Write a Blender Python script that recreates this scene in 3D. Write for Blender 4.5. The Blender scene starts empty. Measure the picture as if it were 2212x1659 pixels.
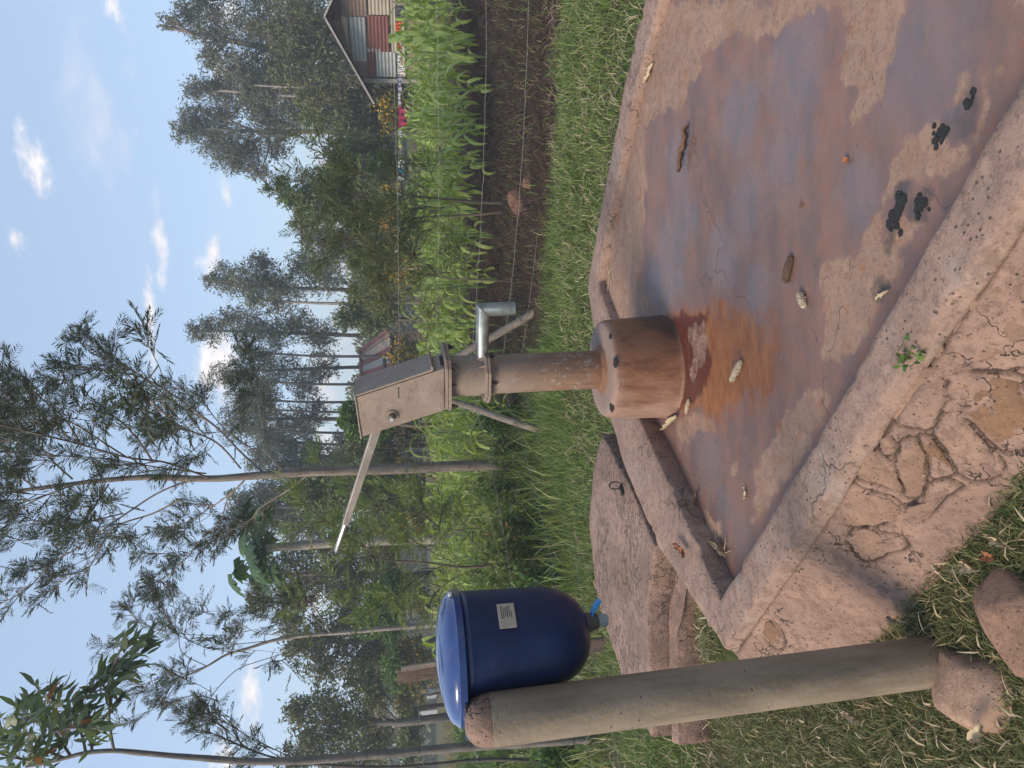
import bpy, bmesh, math, random
import numpy as np
from mathutils import Vector, Matrix
random.seed(7); RNG = np.random.default_rng(7)
SC = bpy.context.scene; COL = SC.collection
R = math.radians

# ------------------------------------------------------------------ camera (the photograph lies on its side: camera rolled a quarter turn)
TH, RO, FOC = R(9.5), R(2.8), 1700.0
CAM = np.array([0., 0., 1.25])
FWD = np.array([0, math.cos(TH), -math.sin(TH)])
_u = np.array([0, math.sin(TH), math.cos(TH)]); _r = np.array([1., 0, 0])
UP = _u*math.cos(RO) + _r*math.sin(RO); RT = _r*math.cos(RO) - _u*math.sin(RO)
cd = bpy.data.cameras.new('camera'); cam = bpy.data.objects.new('camera', cd); COL.objects.link(cam)
cd.sensor_width = 36; cd.lens = 36*FOC/2212; cd.clip_start = 0.05; cd.clip_end = 2000
M = Matrix([[-UP[0], RT[0], -FWD[0], CAM[0]], [-UP[1], RT[1], -FWD[1], CAM[1]], [-UP[2], RT[2], -FWD[2], CAM[2]], [0, 0, 0, 1]])
cam.matrix_world = M
SC.camera = cam

# ------------------------------------------------------------------ sky and sun
SUN_EL, SUN_AZ = 38, -118          # azimuth from +Y towards +X
wd = bpy.data.worlds.new('World'); SC.world = wd; wd.use_nodes = True
SKY_STRENGTH = 0.12
sun = bpy.data.lights.new('sun', 'SUN'); sun.energy = 2.6; sun.angle = R(26); sun.color = (1, 0.86, 0.68)
so = bpy.data.objects.new('sun', sun); COL.objects.link(so)
sd = Vector((math.sin(R(SUN_AZ))*math.cos(R(SUN_EL)), math.cos(R(SUN_AZ))*math.cos(R(SUN_EL)), math.sin(R(SUN_EL))))
so.rotation_euler = sd.to_track_quat('Z', 'Y').to_euler(); so.location = (-8, -4, 12)
SC.view_settings.view_transform = 'Standard'; SC.view_settings.look = 'None'; SC.view_settings.gamma = 1
SC.view_settings.use_curve_mapping = False
SC.view_settings.exposure = 0.72
SC.cycles.max_bounces = 5; SC.cycles.diffuse_bounces = 3; SC.cycles.glossy_bounces = 2; SC.cycles.transmission_bounces = 4
SC.cycles.caustics_reflective = False; SC.cycles.caustics_refractive = False

# ------------------------------------------------------------------ survey helpers: sight lines to ground points
def ray(x, y):
    return FWD + RT*((829.5-y)/FOC) - UP*((x-1106)/FOC)
def P(x, y, z=0.0):                 # where the sight line meets height z
    d = ray(x, y); return CAM + d*((z-CAM[2])/d[2])
def Q(x, y, Y):                     # where it reaches distance Y
    d = ray(x, y); return CAM + d*(Y/d[1])
def px(Y): return Y/FOC             # metres per sight unit at distance Y

# ------------------------------------------------------------------ node helpers
class NT:
    def __init__(s, tree): s.t = tree; s.n = tree.nodes; s.l = tree.links
    def new(s, typ, **kw):
        nd = s.n.new(typ)
        for k, v in kw.items(): setattr(nd, k, v)
        return nd
    def set(s, sock, v):
        if isinstance(v, bpy.types.NodeSocket): s.l.new(v, sock)
        elif isinstance(v, (tuple, list)) and len(v) == 3 and sock.type == 'RGBA': sock.default_value = (*v, 1)
        else: sock.default_value = v
    def math(s, op, a, b=0.0, c=0.0, clamp=False):
        nd = s.new('ShaderNodeMath', operation=op, use_clamp=clamp)
        s.set(nd.inputs[0], a); s.set(nd.inputs[1], b); s.set(nd.inputs[2], c); return nd.outputs[0]
    def mix(s, f, a, b, mode='MIX'):
        nd = s.new('ShaderNodeMix', data_type='RGBA', blend_type=mode)
        s.set(nd.inputs[0], f); s.set(nd.inputs[6], a); s.set(nd.inputs[7], b); return nd.outputs[2]
    def mixf(s, f, a, b):
        nd = s.new('ShaderNodeMix', data_type='FLOAT')
        s.set(nd.inputs[0], f); s.set(nd.inputs[2], a); s.set(nd.inputs[3], b); return nd.outputs[0]
    def pos(s): return s.new('ShaderNodeNewGeometry').outputs['Position']
    def obj(s): return s.new('ShaderNodeTexCoord').outputs['Object']
    def mapv(s, v, scale=(1, 1, 1), loc=(0, 0, 0), rot=(0, 0, 0)):
        nd = s.new('ShaderNodeMapping'); s.set(nd.inputs[0], v)
        nd.inputs['Scale'].default_value = scale; nd.inputs['Location'].default_value = loc; nd.inputs['Rotation'].default_value = rot
        return nd.outputs[0]
    def noise(s, v, scale, detail=4, rough=0.55, dist=0.0, col=False):
        nd = s.new('ShaderNodeTexNoise'); s.set(nd.inputs['Vector'], v)
        nd.inputs['Scale'].default_value = scale; nd.inputs['Detail'].default_value = detail
        nd.inputs['Roughness'].default_value = rough; nd.inputs['Distortion'].default_value = dist
        return nd.outputs['Color' if col else 'Fac']
    def voro(s, v, scale, feature='F1', out='Distance', rnd=1.0):
        nd = s.new('ShaderNodeTexVoronoi', feature=feature); s.set(nd.inputs['Vector'], v)
        nd.inputs['Scale'].default_value = scale; nd.inputs['Randomness'].default_value = rnd
        return nd.outputs[out]
    def ramp(s, f, *stops, mode='LINEAR'):
        nd = s.new('ShaderNodeValToRGB'); nd.color_ramp.interpolation = mode
        e = nd.color_ramp.elements
        while len(e) < len(stops): e.new(0.5)
        for i, (p, c) in enumerate(stops):
            e[i].position = p; e[i].color = (c, c, c, 1) if isinstance(c, (int, float)) else (*c, 1)
        s.set(nd.inputs[0], f); return nd.outputs[0]
    def step(s, f, a, b):           # smooth 0..1 between a and b
        nd = s.new('ShaderNodeMapRange', interpolation_type='SMOOTHSTEP')
        s.set(nd.inputs[0], f); nd.inputs[1].default_value = a; nd.inputs[2].default_value = b
        return nd.outputs[0]
    def attr(s, name, out='Fac'):
        return s.new('ShaderNodeAttribute', attribute_name=name).outputs[out]
    def bump(s, h, dist=0.01, strength=1.0, normal=None):
        nd = s.new('ShaderNodeBump'); nd.inputs['Distance'].default_value = dist; nd.inputs['Strength'].default_value = strength
        s.set(nd.inputs['Height'], h)
        if normal is not None: s.set(nd.inputs['Normal'], normal)
        return nd.outputs[0]

def material(name, build):
    m = bpy.data.materials.new(name); m.use_nodes = True
    nt = NT(m.node_tree); nt.n.clear()
    out = nt.new('ShaderNodeOutputMaterial')
    r = build(nt)
    if isinstance(r, dict):
        b = nt.new('ShaderNodeBsdfPrincipled')
        for k, v in r.items(): nt.set(b.inputs[k], v)
        r = b.outputs[0]
    nt.l.new(r, out.inputs[0]); return m

# world: Nishita daylight with broken cloud
def build_world():
    nt = NT(wd.node_tree); nt.n.clear()
    sky = nt.new('ShaderNodeTexSky', sky_type='NISHITA'); sky.sun_disc = False
    sky.sun_elevation = R(SUN_EL); sky.sun_rotation = R(SUN_AZ); sky.altitude = 1500; sky.air_density = 1.0; sky.dust_density = 1.6; sky.ozone_density = 1.0
    g = nt.new('ShaderNodeTexCoord').outputs['Generated']
    sep = nt.new('ShaderNodeSeparateXYZ'); nt.set(sep.inputs[0], g)
    az = nt.math('ARCTAN2', sep.outputs[0], sep.outputs[1])
    el = nt.math('ARCSINE', sep.outputs[2])
    cmb = nt.new('ShaderNodeCombineXYZ'); nt.set(cmb.inputs[0], az); nt.set(cmb.inputs[1], el)
    ae = cmb.outputs[0]
    def n2d(sc, loc, scale, detail, rough):
        nd = nt.new('ShaderNodeTexNoise', noise_dimensions='2D'); nt.set(nd.inputs['Vector'], nt.mapv(ae, (1, sc, 1), loc))
        nd.inputs['Scale'].default_value = scale; nd.inputs['Detail'].default_value = detail; nd.inputs['Roughness'].default_value = rough
        return nd.outputs['Fac']
    warp = n2d(1.9, (1, 3, 0), 11, 6, .66)
    wn = nt.math('MULTIPLY_ADD', warp, 3.4, -1.7)
    total = None
    # cloud banks: sight x, y, half height, half width, weight
    for (x, y, rx, ry, w) in CLOUDS:
        d = ray(x, y); d = d/np.linalg.norm(d)
        a0 = math.atan2(d[0], d[1]); e0 = math.asin(d[2]); ia, ie = FOC/ry, FOC/rx
        vm = nt.new('ShaderNodeVectorMath', operation='MULTIPLY_ADD'); nt.set(vm.inputs[0], ae)
        vm.inputs[1].default_value = (ia, ie, 0); vm.inputs[2].default_value = (-a0*ia, -e0*ie, 0)
        ln = nt.new('ShaderNodeVectorMath', operation='LENGTH'); nt.l.new(vm.outputs[0], ln.inputs[0])
        v = nt.math('MULTIPLY_ADD', ln.outputs['Value'], -w, w)
        total = v if total is None else nt.math('MAXIMUM', total, v)
    total = nt.step(nt.math('ADD', total, wn), .0, 1.15)
    # scattered cloud everywhere else
    gen = n2d(2.6, (3.3, 0, 0), 2.3, 5, .6)
    total = nt.math('MAXIMUM', total, nt.math('MULTIPLY', nt.step(gen, 0.66, 0.85), 0.5))
    cloudcol = nt.mix(nt.step(warp, 0.35, 0.7), CLOUD_A, CLOUD_B)
    skyc = nt.mix(1.0, sky.outputs[0], SKY_TINT, 'MULTIPLY')
    skyc = nt.mix(SKY_PALE, skyc, SKY_PALE_COL)
    c = nt.mix(total, skyc, cloudcol)
    bg = nt.new('ShaderNodeBackground'); nt.set(bg.inputs[0], c); bg.inputs[1].default_value = SKY_STRENGTH
    out = nt.new('ShaderNodeOutputWorld'); nt.l.new(bg.outputs[0], out.inputs[0])
CLOUD_A, CLOUD_B = (5.2, 4.9, 5.0), (6.3, 5.9, 5.8)
SKY_TINT = (1.0, 1.0, 1.0); SKY_PALE = 0.55; SKY_PALE_COL = (3.2, 4.05, 5.2)
CLOUDS = [(75, 350, 26, 75, .75), (30, 510, 22, 40, .8), (345, 520, 20, 110, 1.05), (325, 690, 15, 150, .95), (460, 540, 22, 60, .8),
          (470, 790, 40, 90, 1.15), (490, 430, 16, 50, .7), (690, 330, 40, 75, 1.1), (700, 480, 48, 75, 1.1), (725, 560, 46, 60, 1.0),
          (540, 1500, 24, 75, .98), (490, 1640, 22, 60, .9), (470, 125, 26, 55, .8), (245, 20, 18, 40, .7), (290, 270, 14, 110, .4),
          (500, 30, 40, 60, .8), (680, 800, 60, 120, .55), (700, 1000, 70, 120, .5), (680, 1250, 60, 120, .35)]
build_world()

# ------------------------------------------------------------------ scene helpers
def tag(o, label=None, cat=None, group=None, kind=None):
    if label: o['label'] = label
    if cat: o['category'] = cat
    if group: o['group'] = group
    if kind: o['kind'] = kind
    return o
def empty(name, loc, label, cat, group=None):
    o = bpy.data.objects.new(name, None); COL.objects.link(o); o.location = loc; o.empty_display_size = 0.1
    return tag(o, label, cat, group)
def link(name, me, mat=None, parent=None, loc=None):
    o = bpy.data.objects.new(name, me); COL.objects.link(o)
    if mat is not None and len(me.materials) == 0: me.materials.append(mat)
    if parent is not None:
        o.parent = parent
    if loc is not None: o.location = loc
    return o
def child(name, me, mat, parent):
    """mesh given in world coordinates, hung under parent (parents are unrotated empties)"""
    o = link(name, me, mat)
    o.parent = parent
    p = parent; off = Vector((0, 0, 0))
    while p is not None: off += Vector(p.location); p = p.parent
    o.location = -off
    return o
def mesh_np(name, v, f, smooth=False, shade=None):
    """v (N,3); f (M,3|4)"""
    v = np.asarray(v, dtype=np.float32); f = np.asarray(f, dtype=np.int32)
    me = bpy.data.meshes.new(name); k = f.shape[1]
    me.vertices.add(len(v)); me.vertices.foreach_set('co', v.ravel())
    me.loops.add(f.size); me.loops.foreach_set('vertex_index', f.ravel())
    me.polygons.add(len(f)); me.polygons.foreach_set('loop_start', np.arange(0, f.size, k, dtype=np.int32))
    me.polygons.foreach_set('loop_total', np.full(len(f), k, dtype=np.int32))
    if smooth: me.polygons.foreach_set('use_smooth', np.ones(len(f), dtype=bool))
    if shade is not None:
        a = me.attributes.new('shade', 'FLOAT', 'FACE'); a.data.foreach_set('value', np.asarray(shade, dtype=np.float32))
    me.update(calc_edges=True); return me
def vattr(me, name, vals):
    a = me.attributes.new(name, 'FLOAT', 'POINT'); a.data.foreach_set('value', np.asarray(vals, dtype=np.float32))
def bm_mesh(name, bm, smooth=False, sharp=None):
    me = bpy.data.meshes.new(name); bm.normal_update(); bm.to_mesh(me); bm.free()
    if smooth: me.polygons.foreach_set('use_smooth', np.ones(len(me.polygons), dtype=bool))
    if smooth and sharp:
        try: me.set_sharp_from_angle(angle=R(sharp))
        except Exception: pass
    return me
_LAT = RNG.random((256, 256))
def vnoise(x, y):
    x = np.asarray(x, float); y = np.asarray(y, float)
    xi = np.floor(x).astype(int); yi = np.floor(y).astype(int); fx = x-xi; fy = y-yi
    fx = fx*fx*(3-2*fx); fy = fy*fy*(3-2*fy)
    a = _LAT[xi % 256, yi % 256]; b = _LAT[(xi+1) % 256, yi % 256]; c = _LAT[xi % 256, (yi+1) % 256]; d = _LAT[(xi+1) % 256, (yi+1) % 256]
    return (a*(1-fx)+b*fx)*(1-fy) + (c*(1-fx)+d*fx)*fy
def fbm(x, y, oct=4):
    s = 0; a = 0.5
    for i in range(oct): s = s + a*vnoise(np.asarray(x)*2**i+i*17.3, np.asarray(y)*2**i+i*9.1); a *= .5
    return s/(1-.5**oct) - 0.5       # about -.5 .. .5
def sstep(a, b, x):
    t = np.clip((x-a)/(b-a), 0, 1); return t*t*(3-2*t)
def lathe(prof, seg=32, cap=False):
    """profile [(r,z)] -> verts, quads"""
    n = len(prof); v = []; f = []
    for (r, z) in prof:
        for k in range(seg):
            a = 2*math.pi*k/seg; v.append((r*math.cos(a), r*math.sin(a), z))
    for i in range(n-1):
        for k in range(seg):
            f.append((i*seg+k, i*seg+(k+1) % seg, (i+1)*seg+(k+1) % seg, (i+1)*seg+k))
    return np.array(v), f
def tube(pts, rad, seg=8, capped=True):
    """tube along pts with radii -> verts, quads (list)"""
    pts = [np.asarray(p, float) for p in pts]; n = len(pts)
    rad = [rad]*n if np.isscalar(rad) else rad
    v = []; f = []; prev = None
    for i, p in enumerate(pts):
        t = pts[min(i+1, n-1)] - pts[max(i-1, 0)]; t = t/(np.linalg.norm(t)+1e-9)
        if prev is None:
            a = np.array([0, 0, 1.]) if abs(t[2]) < .9 else np.array([1., 0, 0])
            b = np.cross(t, a)
        else: b = prev - t*np.dot(prev, t)
        b = b/(np.linalg.norm(b)+1e-9); c = np.cross(t, b); prev = b
        for k in range(seg):
            w = 2*math.pi*k/seg; v.append(p + rad[i]*(math.cos(w)*b + math.sin(w)*c))
    for i in range(n-1):
        for k in range(seg):
            f.append((i*seg+k, i*seg+(k+1) % seg, (i+1)*seg+(k+1) % seg, (i+1)*seg+k))
    if capped:
        for e in (0, n-1):
            v.append(pts[e]); ci = len(v)-1
            for k in range(0, seg, 2):
                q = (ci, e*seg+k, e*seg+(k+1) % seg, e*seg+(k+2) % seg)
                f.append(q if e else q[::-1])
    return v, f
class MB:
    def __init__(s): s.v = []; s.f = []
    def add(s, v, f):
        o = len(s.v); s.v.extend([tuple(p) for p in v]); s.f.extend([tuple(i+o for i in q) for q in f]); return s
    def tube(s, pts, rad, seg=8, capped=True): return s.add(*tube(pts, rad, seg, capped))
    def box(s, c, sx, sy, sz, ax=None):
        """ax: 3 axis vectors"""
        ax = np.eye(3) if ax is None else np.asarray(ax, float); c = np.asarray(c, float)
        v = [c + ax[0]*a*sx/2 + ax[1]*b*sy/2 + ax[2]*d*sz/2 for a in (-1, 1) for b in (-1, 1) for d in (-1, 1)]
        return s.add(v, [(0, 1, 3, 2), (4, 6, 7, 5), (0, 4, 5, 1), (2, 3, 7, 6), (0, 2, 6, 4), (1, 5, 7, 3)])
    def me(s, name, smooth=False, sharp=None, bevel=0):
        me = bpy.data.meshes.new(name); me.from_pydata([tuple(map(float, p)) for p in s.v], [], s.f); me.update()
        if bevel:
            bm = bmesh.new(); bm.from_mesh(me)
            bmesh.ops.recalc_face_normals(bm, faces=bm.faces)
            bmesh.ops.bevel(bm, geom=list(bm.edges), offset=bevel, segments=2, affect='EDGES', profile=0.6)
            bm.to_mesh(me); bm.free()
        else:
            bm = bmesh.new(); bm.from_mesh(me); bmesh.ops.recalc_face_normals(bm, faces=bm.faces); bm.to_mesh(me); bm.free()
        if smooth:
            me.polygons.foreach_set('use_smooth', np.ones(len(me.polygons), dtype=bool))
            if sharp:
                try: me.set_sharp_from_angle(angle=R(sharp))
                except Exception: pass
        return me
def copy_tree(o, parent=None):
    c = o.copy(); COL.objects.link(c); c.parent = parent
    for ch in o.children: copy_tree(ch, c)
    return c
# ------------------------------------------------------------------ materials
def concrete_base(nt, v, a, b, dark, s=1.0, pit=1.0):
    n1 = nt.noise(v, 3.2*s, 5, .6); n2 = nt.noise(v, 24*s, 5, .65); n3 = nt.noise(v, 160*s, 3, .6)
    c = nt.mix(nt.step(n1, .38, .6), a, b)
    c = nt.mix(nt.math('MULTIPLY', nt.step(n2, .48, .62), .62), c, dark)
    n6 = nt.noise(nt.mapv(v, loc=(7, 3, 1)), 6.5*s, 7, .72, .4); c = nt.mix(nt.math('MULTIPLY', nt.step(n6, .53, .60), .38), c, tuple(x*1.05 for x in dark))
    n4 = nt.noise(v, 62*s, 5, .7); c = nt.mix(nt.math('MULTIPLY', nt.step(n4, .54, .64), .6), c, tuple(x*.62 for x in dark))
    n5 = nt.noise(nt.mapv(v, loc=(4, 1, 2)), 11*s, 6, .7); c = nt.mix(nt.math('MULTIPLY', nt.step(n5, .54, .64), .5), c, tuple(min(1, x*1.25) for x in a))
    c = nt.mix(nt.math('MULTIPLY', nt.step(n3, .4, .8), .25), c, tuple(min(1, x*1.35) for x in a))
    pits = nt.step(nt.math('ADD', nt.voro(nt.mapv(v, (1, 1, 1)), 44*s), nt.math('MULTIPLY', n2, .22)), .30, .20)
    pn = nt.step(nt.noise(v, 5*s, 3), .42, .52)
    pits = nt.math('MULTIPLY', nt.math('MULTIPLY', pits, pn), pit)
    c = nt.mix(nt.math('MULTIPLY', pits, .75), c, tuple(x*.35 for x in dark))
    h = nt.math('ADD', nt.math('ADD', nt.math('MULTIPLY', n2, .7), nt.math('MULTIPLY', n4, .45)), nt.math('MULTIPLY', n3, .25))
    h = nt.math('SUBTRACT', h, nt.math('MULTIPLY', pits, .6))
    return c, h, n1, n2
def cracks(nt, v, scale, w=.012, warp=.35):
    wv = nt.new('ShaderNodeVectorMath', operation='ADD'); nt.set(wv.inputs[0], v)
    sc = nt.new('ShaderNodeVectorMath', operation='SCALE'); nt.set(sc.inputs[0], nt.noise(v, scale*1.7, 4, .6, 0, True)); sc.inputs['Scale'].default_value = warp/scale*2
    nt.l.new(sc.outputs[0], wv.inputs[1])
    d = nt.voro(wv.outputs[0], scale, 'DISTANCE_TO_EDGE')
    return nt.step(d, w, w*.25)
CA, CB, CD = (.315, .205, .158), (.25, .162, .126), (.155, .098, .075)
def m_rim(nt):
    v = nt.pos(); c, h, n1, n2 = concrete_base(nt, v, CA, CB, CD)
    k = nt.math('MULTIPLY', cracks(nt, v, 2.2, .010), nt.step(n1, .5, .6))
    k2 = nt.math('MULTIPLY', cracks(nt, v, 13, .03), nt.step(nt.noise(v, 2.3, 3), .54, .64))
    k = nt.math('MAXIMUM', k, k2)
    c = nt.mix(nt.math('MULTIPLY', k, .8), c, (.09, .06, .05))
    g = nt.step(nt.noise(v, 5, 4), .55, .75)
    c = nt.mix(nt.math('MULTIPLY', g, .35), c, (.33, .32, .29))
    h = nt.math('SUBTRACT', h, nt.math('MULTIPLY', k, .7))
    return {'Base Color': c, 'Roughness': .88, 'Normal': nt.bump(h, .006)}
def m_floor(nt):
    v = nt.pos(); c, h, n1, n2 = concrete_base(nt, v, (.30, .192, .142), (.265, .168, .125), (.21, .13, .098), 1.0, .25)
    fn = nt.noise(v, 22, 6, .7)
    wet = nt.step(nt.math('ADD', nt.attr('wet'), nt.math('MULTIPLY', nt.math('SUBTRACT', fn, .5), .9)), .38, .62)
    wn = nt.step(nt.noise(nt.mapv(v, (1.2, 3.0, 1), rot=(0, 0, .85)), 3.0, 5, .6), .38, .66)
    wc = nt.mix(wn, (.205, .112, .090), (.140, .090, .082))
    wc = nt.mix(nt.math('MULTIPLY', nt.step(nt.noise(v, 5.5, 5, .65), .5, .75), .6), wc, (.25, .14, .105))
    c = nt.mix(wet, c, wc)
    ru = nt.math('ADD', nt.attr('rust'), nt.math('MULTIPLY', nt.math('SUBTRACT', nt.noise(v, 13, 7, .75), .5), 1.7))
    rm = nt.math('MULTIPLY', nt.step(ru, .0, .50), .97)
    rn = nt.noise(nt.mapv(v, (1, 2.2, 1), rot=(0, 0, .8)), 9, 6, .7)
    rc = nt.mix(nt.step(nt.math('ADD', nt.attr('rust2'), nt.math('MULTIPLY', nt.math('SUBTRACT', rn, .5), 1.2)), .2, .7), nt.mix(nt.step(rn, .35, .65), (.285, .112, .042), (.185, .066, .027)), (.088, .021, .011))
    c = nt.mix(rm, c, rc)
    sp = nt.math('MULTIPLY', nt.step(nt.voro(v, 21), .11, .06), nt.step(nt.noise(v, 6, 3), .5, .6))
    c = nt.mix(nt.math('MULTIPLY', sp, .7), c, (.06, .045, .04))
    dk = nt.step(nt.math('ADD', nt.attr('dark'), nt.math('MULTIPLY', nt.math('SUBTRACT', nt.noise(v, 30, 5), .5), .6)), .3, .8)
    c = nt.mix(nt.math('MULTIPLY', dk, .8), c, (.05, .045, .045))
    k = nt.math('MULTIPLY', cracks(nt, v, 1.3, .005), nt.step(n1, .48, .56))
    c = nt.mix(nt.math('MULTIPLY', k, .7), c, (.1, .07, .06))
    h = nt.math('ADD', h, nt.math('MULTIPLY', nt.noise(v, 9, 4), .8))
    h = nt.math('SUBTRACT', h, nt.math('MULTIPLY', k, .5))
    pool = nt.step(nt.math('ADD', nt.attr('pool'), nt.math('MULTIPLY', nt.math('SUBTRACT', nt.noise(v, 6, 6, .65), .5), 1.1)), .0, 1.15)
    c = nt.mix(nt.math('MULTIPLY', nt.math('MULTIPLY', pool, wet), .30), c, (.12, .10, .10))
    rough = nt.mixf(wet, .85, nt.mixf(pool, nt.mixf(nt.noise(v, 3, 5), .36, .58), .12))
    return {'Base Color': c, 'Roughness': rough, 'Specular IOR Level': nt.mixf(wet, .3, nt.mixf(pool, .5, 1.0)), 'Normal': nt.bump(h, .003)}
def m_mortar(nt):
    v = nt.pos(); c, h, n1, n2 = concrete_base(nt, v, (.30, .188, .142), (.24, .150, .113), (.15, .092, .07), 1.2)
    k = nt.math('MULTIPLY', cracks(nt, v, 5.5, .012, .6), nt.step(nt.noise(v, 2.6, 3), .49, .55))
    k = nt.math('MAXIMUM', k, nt.attr('joint'))
    c = nt.mix(nt.math('MULTIPLY', k, .92), c, (.045, .028, .022))
    h = nt.math('SUBTRACT', h, nt.math('MULTIPLY', k, .8))
    return {'Base Color': c, 'Roughness': .92, 'Normal': nt.bump(h, .009)}
def m_deck(nt):
    v = nt.pos(); c, h, n1, n2 = concrete_base(nt, v, CA, CB, CD)
    wv = nt.mapv(v, (1.0, 2.2, 1), rot=(0, 0, .5)); k = nt.math('MULTIPLY', cracks(nt, wv, 11, .05, .5), nt.step(nt.noise(v, 2.6, 4), .44, .52))
    fl = nt.step(nt.noise(nt.mapv(v, (30, 75, 30), rot=(0, 0, .6)), 1, 4, .65), .63, .68); k = nt.math('MAXIMUM', k, fl)
    c = nt.mix(nt.math('MULTIPLY', k, .6), c, (.095, .06, .047)); h = nt.math('SUBTRACT', h, nt.math('MULTIPLY', k, .9))
    c = nt.mix(nt.math('MULTIPLY', nt.step(nt.noise(v, 3.3, 3), .5, .6), .45), c, (.19, .115, .085))
    return {'Base Color': c, 'Roughness': .9, 'Normal': nt.bump(h, .008)}
def mk_stone(a, b):
    def f(nt):
        v = nt.pos(); c, h, n1, n2 = concrete_base(nt, v, a, b, tuple(x*.55 for x in b), 1.5)
        rn = nt.new('ShaderNodeObjectInfo').outputs['Random']
        c = nt.mix(nt.math('MULTIPLY', rn, .4), c, (.25, .145, .09))
        return {'Base Color': c, 'Roughness': .9, 'Normal': nt.bump(h, .006)}
    return f
def m_post(nt):
    v = nt.obj(); sep = nt.new('ShaderNodeSeparateXYZ'); nt.set(sep.inputs[0], v)
    n = nt.noise(nt.mapv(v, (3, 3, .8)), 5, 5, .6)
    c = nt.mix(nt.step(n, .32, .68), (.195, .150, .105), (.285, .225, .165))
    # brown earth splash up the lower part and down one side
    br = nt.math('ADD', nt.math('MULTIPLY', sep.outputs[0], 5.0), nt.math('MULTIPLY', sep.outputs[2], -.55))
    br = nt.math('ADD', br, nt.math('MULTIPLY', nt.math('SUBTRACT', nt.noise(nt.mapv(v, (2, 2, .6)), 6, 5, .65), .5), 1.2))
    c = nt.mix(nt.math('MULTIPLY', nt.step(br, -.15, .75), .8), c, (.21, .125, .07))
    gr = nt.step(nt.noise(nt.mapv(v, (6, 6, 1)), 3.1, 5, .6), .5, .72)
    c = nt.mix(nt.math('MULTIPLY', gr, .6), c, (.125, .10, .072))
    sc = nt.step(nt.noise(nt.mapv(v, (5, 5, 22)), 6, 3, .6), .66, .76)
    c = nt.mix(nt.math('MULTIPLY', sc, .55), c, (.09, .075, .06))
    ch = nt.math('MULTIPLY', nt.step(nt.voro(nt.mapv(v, (1, 1, 2.0)), 26), .14, .08), nt.step(nt.noise(v, 4, 2), .5, .58))
    c = nt.mix(nt.math('MULTIPLY', ch, .8), c, (.07, .06, .05))
    h = nt.math('ADD', nt.noise(v, 60, 4), nt.math('MULTIPLY', ch, -1.0))
    return {'Base Color': c, 'Roughness': .62, 'Normal': nt.bump(h, .002)}
def m_pump(nt, flake=0.0):
    v = nt.obj(); n = nt.noise(v, 4.5, 5, .6)
    c = nt.mix(nt.step(n, .3, .72), (.225, .163, .128), (.30, .23, .185))
    sm = nt.step(nt.noise(nt.mapv(v, (1, 1, 2)), 8, 6, .7), .52, .66)
    c = nt.mix(nt.math('MULTIPLY', sm, .6), c, (.145, .095, .07))
    du = nt.step(nt.noise(nt.mapv(v, loc=(3, 1, 0)), 19, 6, .72), .54, .66); c = nt.mix(nt.math('MULTIPLY', du, .4), c, (.36, .30, .25))
    st = nt.step(nt.noise(nt.mapv(v, (26, 26, 1.6)), 2.2, 4, .6), .55, .75)
    c = nt.mix(nt.math('MULTIPLY', st, .3), c, (.21, .145, .11))
    h = nt.noise(v, 90, 3); rough = .58
    if flake:
        fl = nt.step(nt.noise(nt.mapv(v, (1, 1, .8)), 38, 6, .7), .54, .60)
        sep = nt.new('ShaderNodeSeparateXYZ'); nt.set(sep.inputs[0], v)
        low = nt.step(sep.outputs[2], .80, .42)
        fl = nt.math('MULTIPLY', fl, nt.math('MAXIMUM', low, .25))
        c = nt.mix(nt.math('MULTIPLY', low, .8), c, nt.mix(nt.step(nt.noise(nt.mapv(v, (20, 20, 2)), 2, 5, .65), .42, .6), (.23, .12, .065), (.14, .075, .045)))
        c = nt.mix(nt.math('MULTIPLY', fl, .6), c, (.40, .335, .285))
        foot = nt.step(sep.outputs[2], .375, .30)
        c = nt.mix(nt.math('MULTIPLY', foot, .8), c, (.19, .085, .042))
        h = nt.math('ADD', h, nt.math('MULTIPLY', fl, 1.5)); rough = .75
    return {'Base Color': c, 'Roughness': rough, 'Metallic': .15, 'Normal': nt.bump(h, .0012)}
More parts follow.
